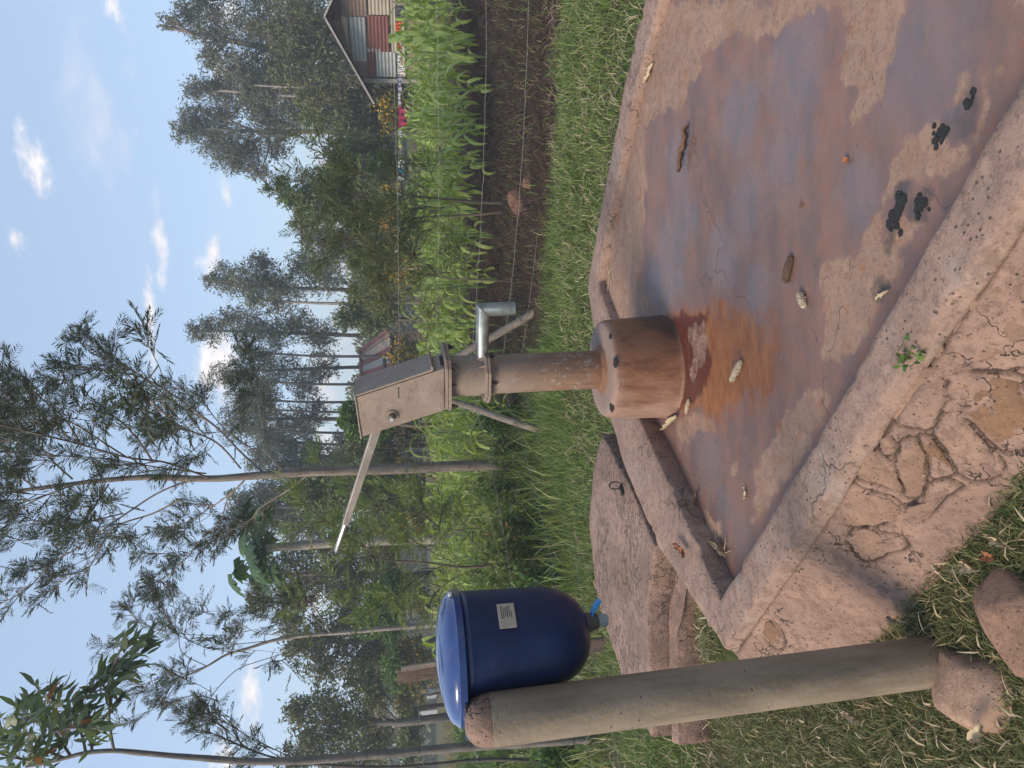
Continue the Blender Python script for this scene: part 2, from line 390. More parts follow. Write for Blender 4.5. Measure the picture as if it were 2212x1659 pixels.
def m_plinth(nt):
    v = nt.obj(); sep = nt.new('ShaderNodeSeparateXYZ'); nt.set(sep.inputs[0], v)
    x, y, z = sep.outputs
    n = nt.noise(nt.mapv(v, (1, 1, .55)), 7, 5, .65); n2 = nt.noise(nt.mapv(v, (1, 1, .25)), 22, 5, .65)
    base = nt.mix(nt.step(n, .35, .7), (.30, .185, .14), (.24, .15, .115))
    # rust runs down under the spout side
    m = nt.math('ADD', nt.math('MULTIPLY', x, 4.2), nt.math('MULTIPLY', z, -1.0))
    m = nt.math('ADD', m, nt.math('MULTIPLY', nt.math('SUBTRACT', n, .5), 1.5))
    m = nt.math('ADD', m, nt.math('MULTIPLY', nt.math('SUBTRACT', n2, .5), .9))
    side = nt.step(z, .298, .275)
    rust = nt.math('MULTIPLY', nt.step(m, -1.35, -.25), nt.mixf(side, .25, 1.0))
    c = nt.mix(nt.math('MULTIPLY', rust, .9), base, nt.mix(nt.step(n2, .4, .65), (.205, .088, .042), (.12, .045, .021)))
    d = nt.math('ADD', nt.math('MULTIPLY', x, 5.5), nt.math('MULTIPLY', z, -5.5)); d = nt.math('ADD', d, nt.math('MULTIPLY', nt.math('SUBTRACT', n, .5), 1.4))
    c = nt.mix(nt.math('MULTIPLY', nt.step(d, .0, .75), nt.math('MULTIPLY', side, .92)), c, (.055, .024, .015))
    topc = nt.mix(nt.step(n, .4, .65), (.27, .185, .15), (.225, .17, .15))
    c = nt.mix(nt.math('MULTIPLY', nt.step(z, .285, .297), .75), c, topc)
    ring = nt.math('SQRT', nt.math('ADD', nt.math('MULTIPLY', x, x), nt.math('MULTIPLY', y, y)))
    c = nt.mix(nt.math('MULTIPLY', nt.step(ring, .135, .09), .55), c, (.22, .11, .06))
    h = nt.math('ADD', nt.noise(v, 40, 5), nt.math('MULTIPLY', n2, .6))
    return {'Base Color': c, 'Roughness': nt.mixf(rust, .75, .42), 'Normal': nt.bump(h, .003)}
def plain(col, rough=.6, metal=0.0, var=.25, scale=8, bump=.002, dark=None):
    def f(nt):
        v = nt.obj(); n = nt.noise(v, scale, 5, .62); n2 = nt.noise(v, scale*7, 4, .6)
        d = dark or tuple(x*(1-var) for x in col)
        c = nt.mix(nt.step(n, .3, .7), col, d)
        c = nt.mix(nt.math('MULTIPLY', nt.step(n2, .5, .8), var), c, tuple(x*.5 for x in col))
        return {'Base Color': c, 'Roughness': rough, 'Metallic': metal, 'Normal': nt.bump(n2, bump)}
    return f
def m_galv(nt):
    v = nt.obj(); n = nt.noise(v, 14, 5, .6)
    c = nt.mix(nt.step(n, .3, .7), (.23, .25, .25), (.37, .40, .395))
    gm = nt.step(nt.noise(v, 30, 6, .7), .55, .68); c = nt.mix(nt.math('MULTIPLY', gm, .5), c, (.16, .12, .09))
    return {'Base Color': c, 'Roughness': nt.mixf(n, .32, .55), 'Metallic': .75, 'Normal': nt.bump(nt.noise(v, 80, 3), .0008)}
def m_blue(nt):
    v = nt.obj(); n = nt.noise(v, 5, 5, .6)
    c = nt.mix(nt.step(n, .35, .7), (.0032, .012, .060), (.004, .017, .080))
    du = nt.math('MULTIPLY', nt.step(nt.noise(v, 30, 5, .7), .5, .85), .16)
    c = nt.mix(du, c, (.16, .14, .16))
    scr = nt.step(nt.noise(nt.mapv(v, (1, 1, 22), rot=(.5, .4, 0)), 9, 2), .72, .76)
    c = nt.mix(nt.math('MULTIPLY', scr, .22), c, (.18, .22, .38))
    return {'Base Color': c, 'Roughness': nt.mixf(nt.noise(v, 12, 4), .30, .42), 'Specular IOR Level': .45, 'Normal': nt.bump(nt.noise(v, 120, 3), .0004)}
def m_blue_lid(nt):
    v = nt.obj(); n = nt.noise(v, 8, 5, .6)
    c = nt.mix(nt.step(n, .35, .7), (.008, .032, .150), (.010, .042, .19))
    du = nt.math('MULTIPLY', nt.step(nt.noise(v, 26, 5, .7), .45, .8), .2)
    c = nt.mix(du, c, (.2, .19, .2))
    return {'Base Color': c, 'Roughness': nt.mixf(nt.noise(v, 14, 4), .10, .26), 'Specular IOR Level': .8, 'Coat Weight': .8, 'Coat Roughness': .06}
def leafmat(c1, c2, c3=None, trans=.32, rough=.5):
    def f(nt):
        s = nt.attr('shade')
        c = nt.mix(s, c1, c2)
        if c3 is not None: c = nt.mix(nt.step(s, .88, .93), c, c3)
        oi = nt.new('ShaderNodeObjectInfo').outputs['Random']
        hsv = nt.new('ShaderNodeHueSaturation'); nt.set(hsv.inputs['Color'], c)
        nt.set(hsv.inputs['Value'], nt.math('ADD', .9, nt.math('MULTIPLY', oi, .2)))
        nt.set(hsv.inputs['Hue'], nt.math('ADD', .49, nt.math('MULTIPLY', oi, .018)))
        c = hsv.outputs[0]
        b = nt.new('ShaderNodeBsdfPrincipled'); nt.set(b.inputs['Base Color'], c); b.inputs['Roughness'].default_value = rough
        b.inputs['Specular IOR Level'].default_value = .3
        t = nt.new('ShaderNodeBsdfTranslucent'); nt.set(t.inputs[0], nt.mix(1.0, c, (1.25, 1.3, .55), 'MULTIPLY'))
        m = nt.new('ShaderNodeMixShader'); m.inputs[0].default_value = trans
        nt.l.new(b.outputs[0], m.inputs[1]); nt.l.new(t.outputs[0], m.inputs[2])
        return m.outputs[0]
    return f
def m_bark(a, b, rings=0):
    def f(nt):
        v = nt.pos(); n = nt.noise(nt.mapv(v, (14, 14, 3)), 1.6, 5, .65)
        c = nt.mix(nt.step(n, .35, .65), a, b)
        n2 = nt.noise(nt.mapv(v, (3, 3, 9)), 3, 4, .6)
        c = nt.mix(nt.math('MULTIPLY', nt.step(n2, .55, .7), .6), c, tuple(x*.45 for x in b))
        return {'Base Color': c, 'Roughness': .9, 'Normal': nt.bump(n, .01)}
    return f
def m_ground(nt):
    v = nt.pos(); n = nt.noise(v, 2.2, 6, .65); n2 = nt.noise(v, 18, 6, .7); n3 = nt.noise(v, .35, 4, .6)
    g = nt.mix(nt.step(n, .35, .65), (.075, .065, .03), (.06, .085, .025))
    g = nt.mix(nt.math('MULTIPLY', nt.step(n2, .5, .72), .7), g, (.11, .065, .04))
    soil = nt.mix(nt.step(n2, .35, .7), (.050, .030, .020), (.018, .011, .008))
    soil = nt.mix(nt.math('MULTIPLY', nt.step(n, .5, .7), .5), soil, (.070, .042, .028))
    far = nt.mix(nt.step(n3, .4, .6), (.075, .085, .028), (.095, .075, .04))
    c = nt.mix(nt.attr('soil'), g, soil); c = nt.mix(nt.attr('far'), c, far)
    h = nt.math('ADD', n2, nt.math('MULTIPLY', n, .7))
    return {'Base Color': c, 'Roughness': .95, 'Specular IOR Level': .2, 'Normal': nt.bump(h, .03)}
MT = {}
def mm(name, f): MT[name] = material(name, f); return MT[name]
for nm_, f_ in {
    'rim': m_rim, 'deck': m_deck, 'floor': m_floor, 'mortar': m_mortar, 'stone': mk_stone((.29, .18, .13), (.22, .135, .10)), 'stone_brown': mk_stone((.22, .115, .06), (.16, .09, .055)),
    'rock_pale': mk_stone((.43, .285, .205), (.33, .21, .15)), 'rock': mk_stone((.30, .175, .12), (.22, .125, .085)), 'post': m_post, 'pump': m_pump, 'pump_pipe': lambda nt: m_pump(nt, 1.0), 'plinth': m_plinth, 'galv': m_galv,
    'dark_metal': plain((.09, .07, .06), .55, .6), 'bright_metal': plain((.62, .6, .56), .3, .9, .2), 'handle': plain((.29, .25, .22), .45, .45, .35, 6),
    'blue': m_blue, 'blue_lid': m_blue_lid, 'lever_blue': plain((.02, .26, .62), .4, 0, .15), 'pvc_grey': plain((.30, .34, .35), .5, 0, .2), 'pvc_dark': plain((.10, .085, .085), .55, 0, .2),
    'plate': plain((.50, .43, .34), .35, .35, .15, 20), 'ink': plain((.05, .035, .03), .7), 'bracket': plain((.46, .41, .32), .5, .3, .25),
    'wood_grey': m_bark((.30, .245, .20), (.20, .16, .13)), 'wood_brown': m_bark((.20, .135, .105), (.13, .085, .065)),
    'wire': plain((.36, .35, .33), .5, .5, .2), 'bark_pale': m_bark((.34, .30, .26), (.20, .17, .145)), 'bark_mid': m_bark((.245, .20, .165), (.135, .11, .09)), 'bark_grey': m_bark((.19, .165, .145), (.11, .095, .085)),
    'bark_dark': m_bark((.10, .08, .07), (.06, .05, .045)), 'bark_stem': m_bark((.16, .12, .08), (.09, .065, .05)),
    'ground': m_ground, 'cob_pale': plain((.55, .43, .30), .8, 0, .45, 60, .004), 'cob_brown': plain((.15, .085, .055), .8, 0, .45, 60, .004),
    'husk': plain((.52, .41, .26), .7, 0, .35, 30), 'dry_leaf': plain((.36, .13, .05), .6, 0, .4, 30), 'dung': plain((.030, .030, .030), .55, 0, .5, 50, .01), 'clod': plain((.20, .105, .07), .9, 0, .4, 40, .005),
    'grass_near': leafmat((.085, .100, .035), (.215, .225, .090), (.42, .31, .19), .25), 'grass_mid': leafmat((.085, .135, .032), (.26, .33, .095), (.36, .32, .17), .3),
    'straw': leafmat((.36, .28, .18), (.48, .39, .27), None, .1, .8), 'mulch': leafmat((.045, .028, .019), (.20, .13, .085), None, .1, .9),
    'corn_leaf': leafmat((.19, .28, .06), (.42, .49, .16), (.40, .42, .12), .38, .42), 'corn_stalk': plain((.17, .25, .075), .5, 0, .3),
    'grevillea': leafmat((.042, .052, .034), (.095, .105, .062), None, .22, .5), 'grevillea_bright': leafmat((.11, .15, .045), (.25, .29, .11), None, .38, .5),
    'cypress': leafmat((.08, .10, .042), (.195, .22, .088), None, .25), 'euc': leafmat((.085, .09, .058), (.205, .205, .13), None, .22, .45),
    'euc_big': leafmat((.075, .105, .06), (.17, .21, .12), (.35, .12, .05), .35, .38), 'olive': leafmat((.085, .098, .042), (.215, .22, .09), None, .25),
    'bright_green': leafmat((.075, .135, .035), (.18, .26, .08), None, .35), 'weed': leafmat((.10, .14, .045), (.24, .29, .10), (.42, .22, .08), .35), 'papaya': leafmat((.05, .10, .045), (.10, .17, .07), None, .3),
    'yellow_flower': leafmat((.55, .30, .015), (.68, .42, .03), None, .2, .6), 'dead_grass': leafmat((.15, .12, .06), (.30, .24, .12), None, .25, .8),
    'red_sheet': plain((.225, .075, .065), .6, .1, .35, 3), 'grey_sheet': plain((.42, .43, .42), .5, .35, .3, 3), 'cream_sheet': plain((.46, .39, .31), .55, .2, .3, 3), 'rust_sheet': plain((.29, .20, .16), .7, .1, .4, 3),
    'white_wall': plain((.62, .60, .58), .8, 0, .2, 3), 'fascia': plain((.36, .33, .30), .7, 0, .4, 5), 'shadow_dark': plain((.03, .026, .024), .9),
}.items(): mm(nm_, f_)
def cloth(col): return plain(col, .85, 0, .25, 12, .003)
# ------------------------------------------------------------------ ground: one sheet to the horizon
def fence_side(x, y):
    """signed: >0 beyond the fence line"""
    l = (y - 7.35) - .95*(x-.1)*(x < .1)*1.0
    r = (y - 7.35) + .58*(x-.1)*(x >= .1)
    return np.where(x < .1, (y-7.35) - 1.15*(x-.1), r)
def ground_z(x, y):
    z = -.2 + .035*fbm(x*1.1, y*1.1) + .012*fbm(x*6, y*6)
    fs = fence_side(x, y)
    soil = sstep(.0, .5, fs)*sstep(14, 10.5, y)*sstep(-.5, .6, x)
    z = z + soil*(.10*fbm(x*1.7+3, y*1.7)+.05*fbm(x*7, y*7) + .05)
    z = z + .12*np.exp(-(((x+1.12)/.30)**2+((y-3.18)/.26)**2))
    z = z - .45*sstep(10, 24, y) - .5*sstep(24, 60, y)
    return z
def build_ground():
    ys = np.concatenate([np.linspace(-3, 0.4, 12)[:-1], np.linspace(.4, 4.5, 120)[:-1], np.linspace(4.5, 14, 150)[:-1], np.linspace(14, 60, 60)[:-1], np.geomspace(60, 220, 10)])
    ys = np.concatenate([[-40, -20], ys])
    xs = np.concatenate([-np.geomspace(6, 150, 16)[::-1], np.linspace(-6, 6, 240)[1:-1], np.geomspace(6, 150, 16)])
    X, Y = np.meshgrid(xs, ys); Z = ground_z(X, Y)
    n, m = X.shape; idx = np.arange(n*m).reshape(n, m)
    f = np.stack([idx[:-1, :-1], idx[:-1, 1:], idx[1:, 1:], idx[1:, :-1]], -1).reshape(-1, 4)
    me = mesh_np('ground', np.stack([X, Y, Z], -1).reshape(-1, 3), f, True)
    fs = fence_side(X, Y)
    soil = sstep(-.45, .0, fs + .6*fbm(X*2, Y*2))*sstep(-.4, .9, X + 1.2*fbm(X*1.3+9, Y*1.3))*sstep(16, 13, Y)
    soil = np.maximum(soil, .75*sstep(7.6, 8.2, Y)*sstep(16, 13, Y))
    vattr(me, 'soil', soil.ravel()); vattr(me, 'far', sstep(12, 17, Y).ravel())
    return tag(link('ground', me, MT['ground']), kind='structure')
build_ground()

# ------------------------------------------------------------------ pump apron: floor, rim, masonry side
INNER = [(-.815, 2.69), (-.50, 3.09), (-.19, 3.49), (.05, 3.69), (.30, 3.87), (.521, 4.073), (.81, 3.807), (1.262, 3.336), (1.498, 2.981), (2.75, 1.50), (1.45, .17), (.521, 1.242), (.254, 1.519), (-.042, 1.833), (-.341, 2.163)]
OUTER = [(-.990, 2.665), (-.739, 3.34), (-.45, 3.74), (-.16, 4.0), (.17, 4.15), (.53, 4.285), (.93, 3.90), (1.38, 3.43), (1.63, 3.09), (2.97, 1.50), (1.42, -.07), (.405, 1.15), (.145, 1.44), (-.15, 1.765), (-.455, 2.075)]
apron = empty('pump_apron', (.6, 2.4, -.2), 'concrete pump apron with raised rims and a wet rust-stained floor', 'concrete apron')
def resample(loop, step):
    out = []; n = len(loop)
    for i in range(n):
        a = np.array(loop[i]); b = np.array(loop[(i+1) % n]); out.append((a, b))
    return out
def build_rim():
    n = len(INNER); I = []; O = []
    for i in range(n):
        a, b = np.array(INNER[i]), np.array(INNER[(i+1) % n]); c, d = np.array(OUTER[i]), np.array(OUTER[(i+1) % n])
        k = max(2, int(np.linalg.norm(b-a)/.025))
        for j in range(k): I.append(a+(b-a)*j/k); O.append(c+(d-c)*j/k)
    I = np.array(I); O = np.array(O); N = len(I)
    w = np.linspace(0, 1, 9)
    rings = []
    zt = .08
    prof = [(0, -.06, 0), (0, .02, .0), (0, zt-.014, 0), (0, zt-.003, .010)]
    S = np.arange(N)
    lay = []
    def layer(frac, z, off):
        d = O-I; L = np.linalg.norm(d, axis=1, keepdims=True); u = d/L
        p = I + d*frac + u*off
        return p, z
    L_ = [layer(0, -.06, 0), layer(0, .0, .0), layer(0, .035, .0), layer(0, zt-.008, .001), layer(0, zt-.001, .008)]
    for t in (.2, .35, .5, .65, .8): L_.append(layer(t, zt, 0))
    L_ += [layer(1, zt-.001, -.009), layer(1, zt-.009, .0), layer(1, .052, .003), layer(1, .046, .010), layer(1, .034, .012), layer(1, .026, .004), layer(1, .0, -.012), layer(1, -.28, -.012)]
    V = []
    for q, (p, z) in enumerate(L_):
        x, y = p[:, 0], p[:, 1]
        jit = .010*fbm(x*9+q*.1, y*9) + .009*fbm(x*30, y*30+q*.2)
        u = (O-I)/np.linalg.norm(O-I, axis=1, keepdims=True)
        edge = 1.0 if q in (3, 4, 10, 11, 12, 13, 14) else .5
        x2 = x+u[:, 0]*jit*edge; y2 = y+u[:, 1]*jit*edge
        zz = z + (.008*fbm(x*3, y*3)+.005*fbm(x*16, y*16))*(1 if z > -.01 else 0)
        if q in (3, 4, 10, 11): zz = zz - .014*sstep(.12, .28, fbm(x*15+5, y*15))
        V.append(np.stack([x2, y2, zz], -1))
    V = np.array(V); K = len(L_)
    idx = np.arange(K*N).reshape(K, N)
    f = np.stack([idx[:-1], np.roll(idx, -1, 1)[:-1], np.roll(idx, -1, 1)[1:], idx[1:]], -1).reshape(-1, 4)
    me = mesh_np('rim', V.reshape(-1, 3), f[:, ::-1], True)
    child('rim', me, MT['rim'], apron)
build_rim()

def poly_sd(pts, poly):
    """signed distance, positive inside"""
    poly = np.asarray(poly)[:, :2]; x, y = pts[:, 0], pts[:, 1]
    d = np.full(len(pts), 1e9); inside = np.zeros(len(pts), bool); n = len(poly)
    for i in range(n):
        a = poly[i]; b = poly[(i+1) % n]; e = b-a; w = pts-a
        t = np.clip((w@e)/(e@e+1e-12), 0, 1); q = w-np.outer(t, e); d = np.minimum(d, np.hypot(q[:, 0], q[:, 1]))
        c = (a[1] > y) != (b[1] > y)
        inside ^= c & (x < (b[0]-a[0])*(y-a[1])/(b[1]-a[1]+1e-12)+a[0])
    return np.where(inside, d, -d)
def fA(pts): return [P(1242+x/2.2806, y/2.2806, .01)[:2] for x, y in pts]
def fB(pts): return [P(1404+x/2.5598, 540+y/2.5598, .0)[:2] for x, y in pts]
E1 = np.array([.678, -.735]); E2 = np.array([.70, .714]); O0 = np.array([-.815, 2.69])
def floor_z(x, y):
    w = np.stack([x-O0[0], y-O0[1]], -1); t = w@E2; s = w@E1
    return .037*sstep(.7, 1.85, t) + .006*fbm(x*2.2, y*2.2) + .003*fbm(x*9, y*9)
def build_floor():
    s = np.arange(-.22, 3.45, .011); t = np.arange(-.09, 2.02, .011)
    S, T = np.meshgrid(s, t); X = O0[0]+S*E1[0]+T*E2[0]; Y = O0[1]+S*E1[1]+T*E2[1]
    Z = floor_z(X.ravel(), Y.ravel())
    pts = np.stack([X.ravel(), Y.ravel()], -1)
    nz = .05*fbm(pts[:, 0]*5, pts[:, 1]*5) + .03*fbm(pts[:, 0]*17, pts[:, 1]*17)
    tru = pts; pts = pts + np.stack([.10*fbm(pts[:, 0]*7, pts[:, 1]*7)+.05*fbm(pts[:, 0]*25, pts[:, 1]*25), .10*fbm(pts[:, 0]*7+31, pts[:, 1]*7)+.05*fbm(pts[:, 0]*25+11, pts[:, 1]*25)], -1)
    dry = np.full(len(pts), -1.)
    polys = [fA([(0, 0), (1588, 0), (740, 200), (650, 260), (600, 400), (540, 540), (430, 560), (370, 650), (380, 900), (370, 1050), (345, 1200), (345, 1400), (420, 1560), (0, 1600)]),
             fA([(790, 0), (740, 200), (560, 330), (300, 300), (300, 0)]),
             fA([(1310, -60), (1300, 150), (1290, 300), (1290, 400), (1310, 420), (1350, 400), (1370, 440), (1330, 560), (1355, 590), (1400, 550), (1450, 510), (1500, 400), (1540, 300), (1560, 150), (1610, -60)]),
             fA([(1630, 650), (1700, 580), (1760, 560), (1790, 620), (1730, 690), (1830, 720), (1900, 700), (1890, 800), (1850, 900), (1830, 930), (1720, 900), (1600, 880), (1500, 930), (1490, 1000), (1500, 1100), (1560, 1150), (1620, 1050), (1700, 1060), (1740, 1020), (1650, 1150), (1560, 1380), (1450, 1350), (1400, 1500), (1440, 1620), (1230, 1620), (1230, 1310), (1290, 1320), (1360, 1250), (1400, 1120), (1490, 950), (1530, 820)]),
             fA([(1840, 440), (1870, 420), (1910, 440), (1870, 500), (1840, 480)]), fA([(1970, 400), (2020, 380), (2045, 480), (2030, 560), (1980, 620), (1960, 660), (1940, 640), (1990, 540)]),
             fB([(980, 90), (1330, -40), (1380, 80), (1300, 220), (1250, 330), (1130, 560), (1060, 640), (960, 660), (950, 300)]),
             fB([(830, 800), (900, 770), (1020, 790), (880, 1050), (790, 1190), (660, 1370), (590, 1500), (590, 1150), (700, 1050), (830, 880)]),
             fB([(280, 1410), (310, 1400), (390, 1500), (380, 1600), (300, 1560)]), fB([(450, 1200), (480, 1170), (490, 1250), (455, 1270)]), fB([(230, 430), (280, 380), (330, 420), (330, 600), (250, 780), (225, 700), (260, 560)]),
             fB([(130, 960), (330, 930), (350, 1000), (250, 1010), (200, 1090), (140, 1050)])]
    # the part out of the picture to the right: broad drying patches
    for pl in polys: dry = np.maximum(dry, poly_sd(pts, pl))
    out = sstep(1.6, 2.1, S.ravel())
    dry = np.where(S.ravel() > 1.9, np.maximum(dry, .25*fbm(pts[:, 0]*1.6, pts[:, 1]*1.6)), dry)
    wet = .5 - np.clip((dry+nz*.45)/.05, -1, 1)*.5
    rust = np.zeros(len(pts)); rust2 = np.zeros(len(pts))
    r1 = poly_sd(pts, fB([(150, 330), (330, 350), (310, 500), (330, 600), (320, 770), (240, 900), (150, 905), (130, 600), (120, 400)]))
    r2 = poly_sd(pts, fB([(150, 330), (600, 350), (620, 480), (600, 700), (500, 880), (340, 905), (200, 905)]))
    r3 = poly_sd(pts, fB([(100, 300), (720, 330), (760, 520), (740, 760), (560, 900), (300, 960), (100, 930)]))
    rust = np.maximum(.85*sstep(-.06, .10, r2), .5*sstep(-.08, .16, r3)); rust = np.maximum(rust, sstep(-.02, .02, r1))
    # hole of paler film inside the rust
    hole = poly_sd(pts, fB([(215, 440), (250, 380), (300, 400), (325, 520), (320, 600), (250, 790), (225, 700), (250, 560)]))
    rust = rust*(1-.8*sstep(-.015, .015, hole+nz*.2)); rust2 = sstep(-.03, .05, r1)
    dark = np.zeros(len(pts))
    for (cx, cy, r) in [(1565, 1050, 60), (1590, 940, 50), (1690, 1010, 60), (1770, 650, 55), (1880, 560, 70), (1480, 1400, 60), (1560, 1150, 45)]:
        c = np.array(fA([(cx, cy)])[0]); dd = np.hypot(*(pts-c).T)
        dark = np.maximum(dark, .62*sstep(r*.0011, r*.0004, dd+nz*.3))
    c = np.array(fB([(480, 620)])[0]); dark = np.maximum(dark, .55*sstep(.07, .02, np.hypot(*(pts-c).T)+nz*.3))
    pool = np.zeros(len(pts))
    for (cx, cy, r) in [(1450, 570, .30), (1480, 470, .22), (1560, 560, .22), (1530, 1000, .22), (1560, 1110, .20), (1600, 1160, .14), (1480, 350, .18), (1620, 430, .22), (1700, 330, .22), (1600, 250, .22), (1720, 150, .25), (1850, 420, .15), (1640, 640, .15), (2000, 120, .3)]:
        c = P(cx, cy, .0)[:2]; pool = np.maximum(pool, sstep(r, r*.2, np.hypot(*(pts-c).T)))
    n, m = X.shape; idx = np.arange(n*m).reshape(n, m)
    f = np.stack([idx[:-1, :-1], idx[:-1, 1:], idx[1:, 1:], idx[1:, :-1]], -1).reshape(-1, 4)
    me = mesh_np('floor', np.stack([X.ravel(), Y.ravel(), Z], -1), f, True)
    vattr(me, 'wet', wet); vattr(me, 'rust', rust); vattr(me, 'rust2', rust2); vattr(me, 'dark', dark); vattr(me, 'pool', pool)
    child('floor', me, MT['floor'], apron)
build_floor()

# sloping masonry under the front rim: stones bedded in mortar
TOPL = np.array([(-1.06, 2.75), (-.990, 2.665), (-.455, 2.075), (-.15, 1.765), (.145, 1.44), (.405, 1.15), (1.42, -.07)])
ND = np.array([-.735, -.678])          # outward, level
A0 = np.array([-.990, 2.665, .036]); AE = np.array([.678, -.735, 0]); AS = np.array([ND[0]*.17, ND[1]*.17, -.20]); AN = np.cross(AE, AS); AN = AN/np.linalg.norm(AN)
if AN[2] < 0: AN = -AN
def on_apron(x, y):
    d = ray(x, y); t = np.dot(A0-CAM, AN)/np.dot(d, AN); p = CAM+d*t
    w = p-A0; L = np.linalg.norm(AS); return np.array([w@AE, w@AS/L])
def ap3(st, h=0.0):
    L = np.linalg.norm(AS); return A0 + AE*st[0] + AS*(st[1]/L) + AN*h
STONES = [('b', [(1950, 30), (2010, -20), (2080, -10), (2090, 110), (1990, 130), (1950, 90)], 0), ('b', [(1740, 280), (1800, 250), (1890, 300), (1900, 360), (1830, 375), (1740, 330)], 0),
    ('b', [(1680, 400), (1760, 370), (1880, 390), (1990, 330), (2090, 340), (2100, 610), (1930, 655), (1780, 650), (1690, 640), (1660, 560)], 0), ('b', [(1540, 500), (1590, 470), (1640, 530), (1645, 600), (1570, 610), (1530, 560)], 0),
    ('b', [(1650, 680), (1780, 665), (1950, 670), (2090, 700), (2100, 1060), (2020, 1110), (1950, 1090), (1850, 1030), (1740, 900), (1700, 860), (1640, 770)], 1), ('b', [(1320, 930), (1335, 800), (1400, 690), (1480, 640), (1600, 640), (1630, 700), (1610, 800), (1595, 900), (1560, 970), (1420, 960)], 0),
    ('b', [(1620, 900), (1700, 890), (1830, 1030), (1950, 1160), (1960, 1220), (1880, 1260), (1720, 1240), (1650, 1130), (1590, 1020)], 0), ('b', [(1480, 1020), (1560, 1030), (1600, 1080), (1690, 1210), (1640, 1250), (1560, 1250), (1530, 1150)], 1),
    ('b', [(1255, 1050), (1300, 1015), (1360, 1070), (1360, 1110), (1300, 1120)], 0), ('b', [(1370, 1120), (1430, 1030), (1490, 1060), (1520, 1150), (1530, 1290), (1500, 1360), (1420, 1370), (1400, 1280), (1360, 1190)], 0),
    ('b', [(1120, 1180), (1190, 1090), (1250, 1110), (1350, 1200), (1390, 1290), (1400, 1350), (1280, 1300), (1130, 1240)], 0), ('b', [(1900, 700-540), (1950, 170), (1990, 240), (1960, 320), (1900, 300), (1870, 220)], 0),
    ('b', [(1400, 1420), (1480, 1400), (1560, 1280), (1700, 1270), (1720, 1300), (1600, 1400), (1500, 1500), (1430, 1490)], 0), ('b', [(1000, 1440), (1110, 1270), (1190, 1330), (1380, 1390), (1400, 1470), (1250, 1520), (1110, 1530)], 0),
    ('c', [(1690, 350), (1720, 310), (1790, 290), (1900, 330), (2000, 350), (2010, 400), (1900, 440), (1800, 490), (1700, 400)], 0), ('c', [(1195, 840), (1230, 815), (1290, 850), (1325, 920), (1320, 965), (1270, 975), (1215, 920)], 1),
    ('c', [(1080, 960), (1130, 1000), (1150, 1060), (1090, 1080), (1050, 1010)], 0)]
def st_poly(kind, pts):
    if kind == 'b': return np.array([on_apron(1404+x/2.5598, 540+y/2.5598) for x, y in pts])
    return np.array([on_apron((2200+x/1.4153)/1.8517, (1900+y/1.4153)/1.8517) for x, y in pts])
def smooth_poly(p, it=2):
    for _ in range(it):
        q = np.roll(p, -1, 0); p = np.stack([.78*p+.22*q, .22*p+.78*q], 1).reshape(-1, 2)
    return p
def jag(p):
    out = []
    for i in range(len(p)):
        a, b = p[i], p[(i+1) % len(p)]; n = max(1, int(np.linalg.norm(b-a)/.014))
        for j in range(n): out.append(a+(b-a)*j/n)
    out = np.array(out); return out+np.stack([.018*fbm(out[:, 0]*28, out[:, 1]*28)+.008*fbm(out[:, 0]*80, out[:, 1]*80), .018*fbm(out[:, 0]*28+7, out[:, 1]*28)+.008*fbm(out[:, 0]*80+5, out[:, 1]*80)], -1)
SP = [(jag(smooth_poly(st_poly(k, pts), 1)), br) for k, pts, br in STONES]
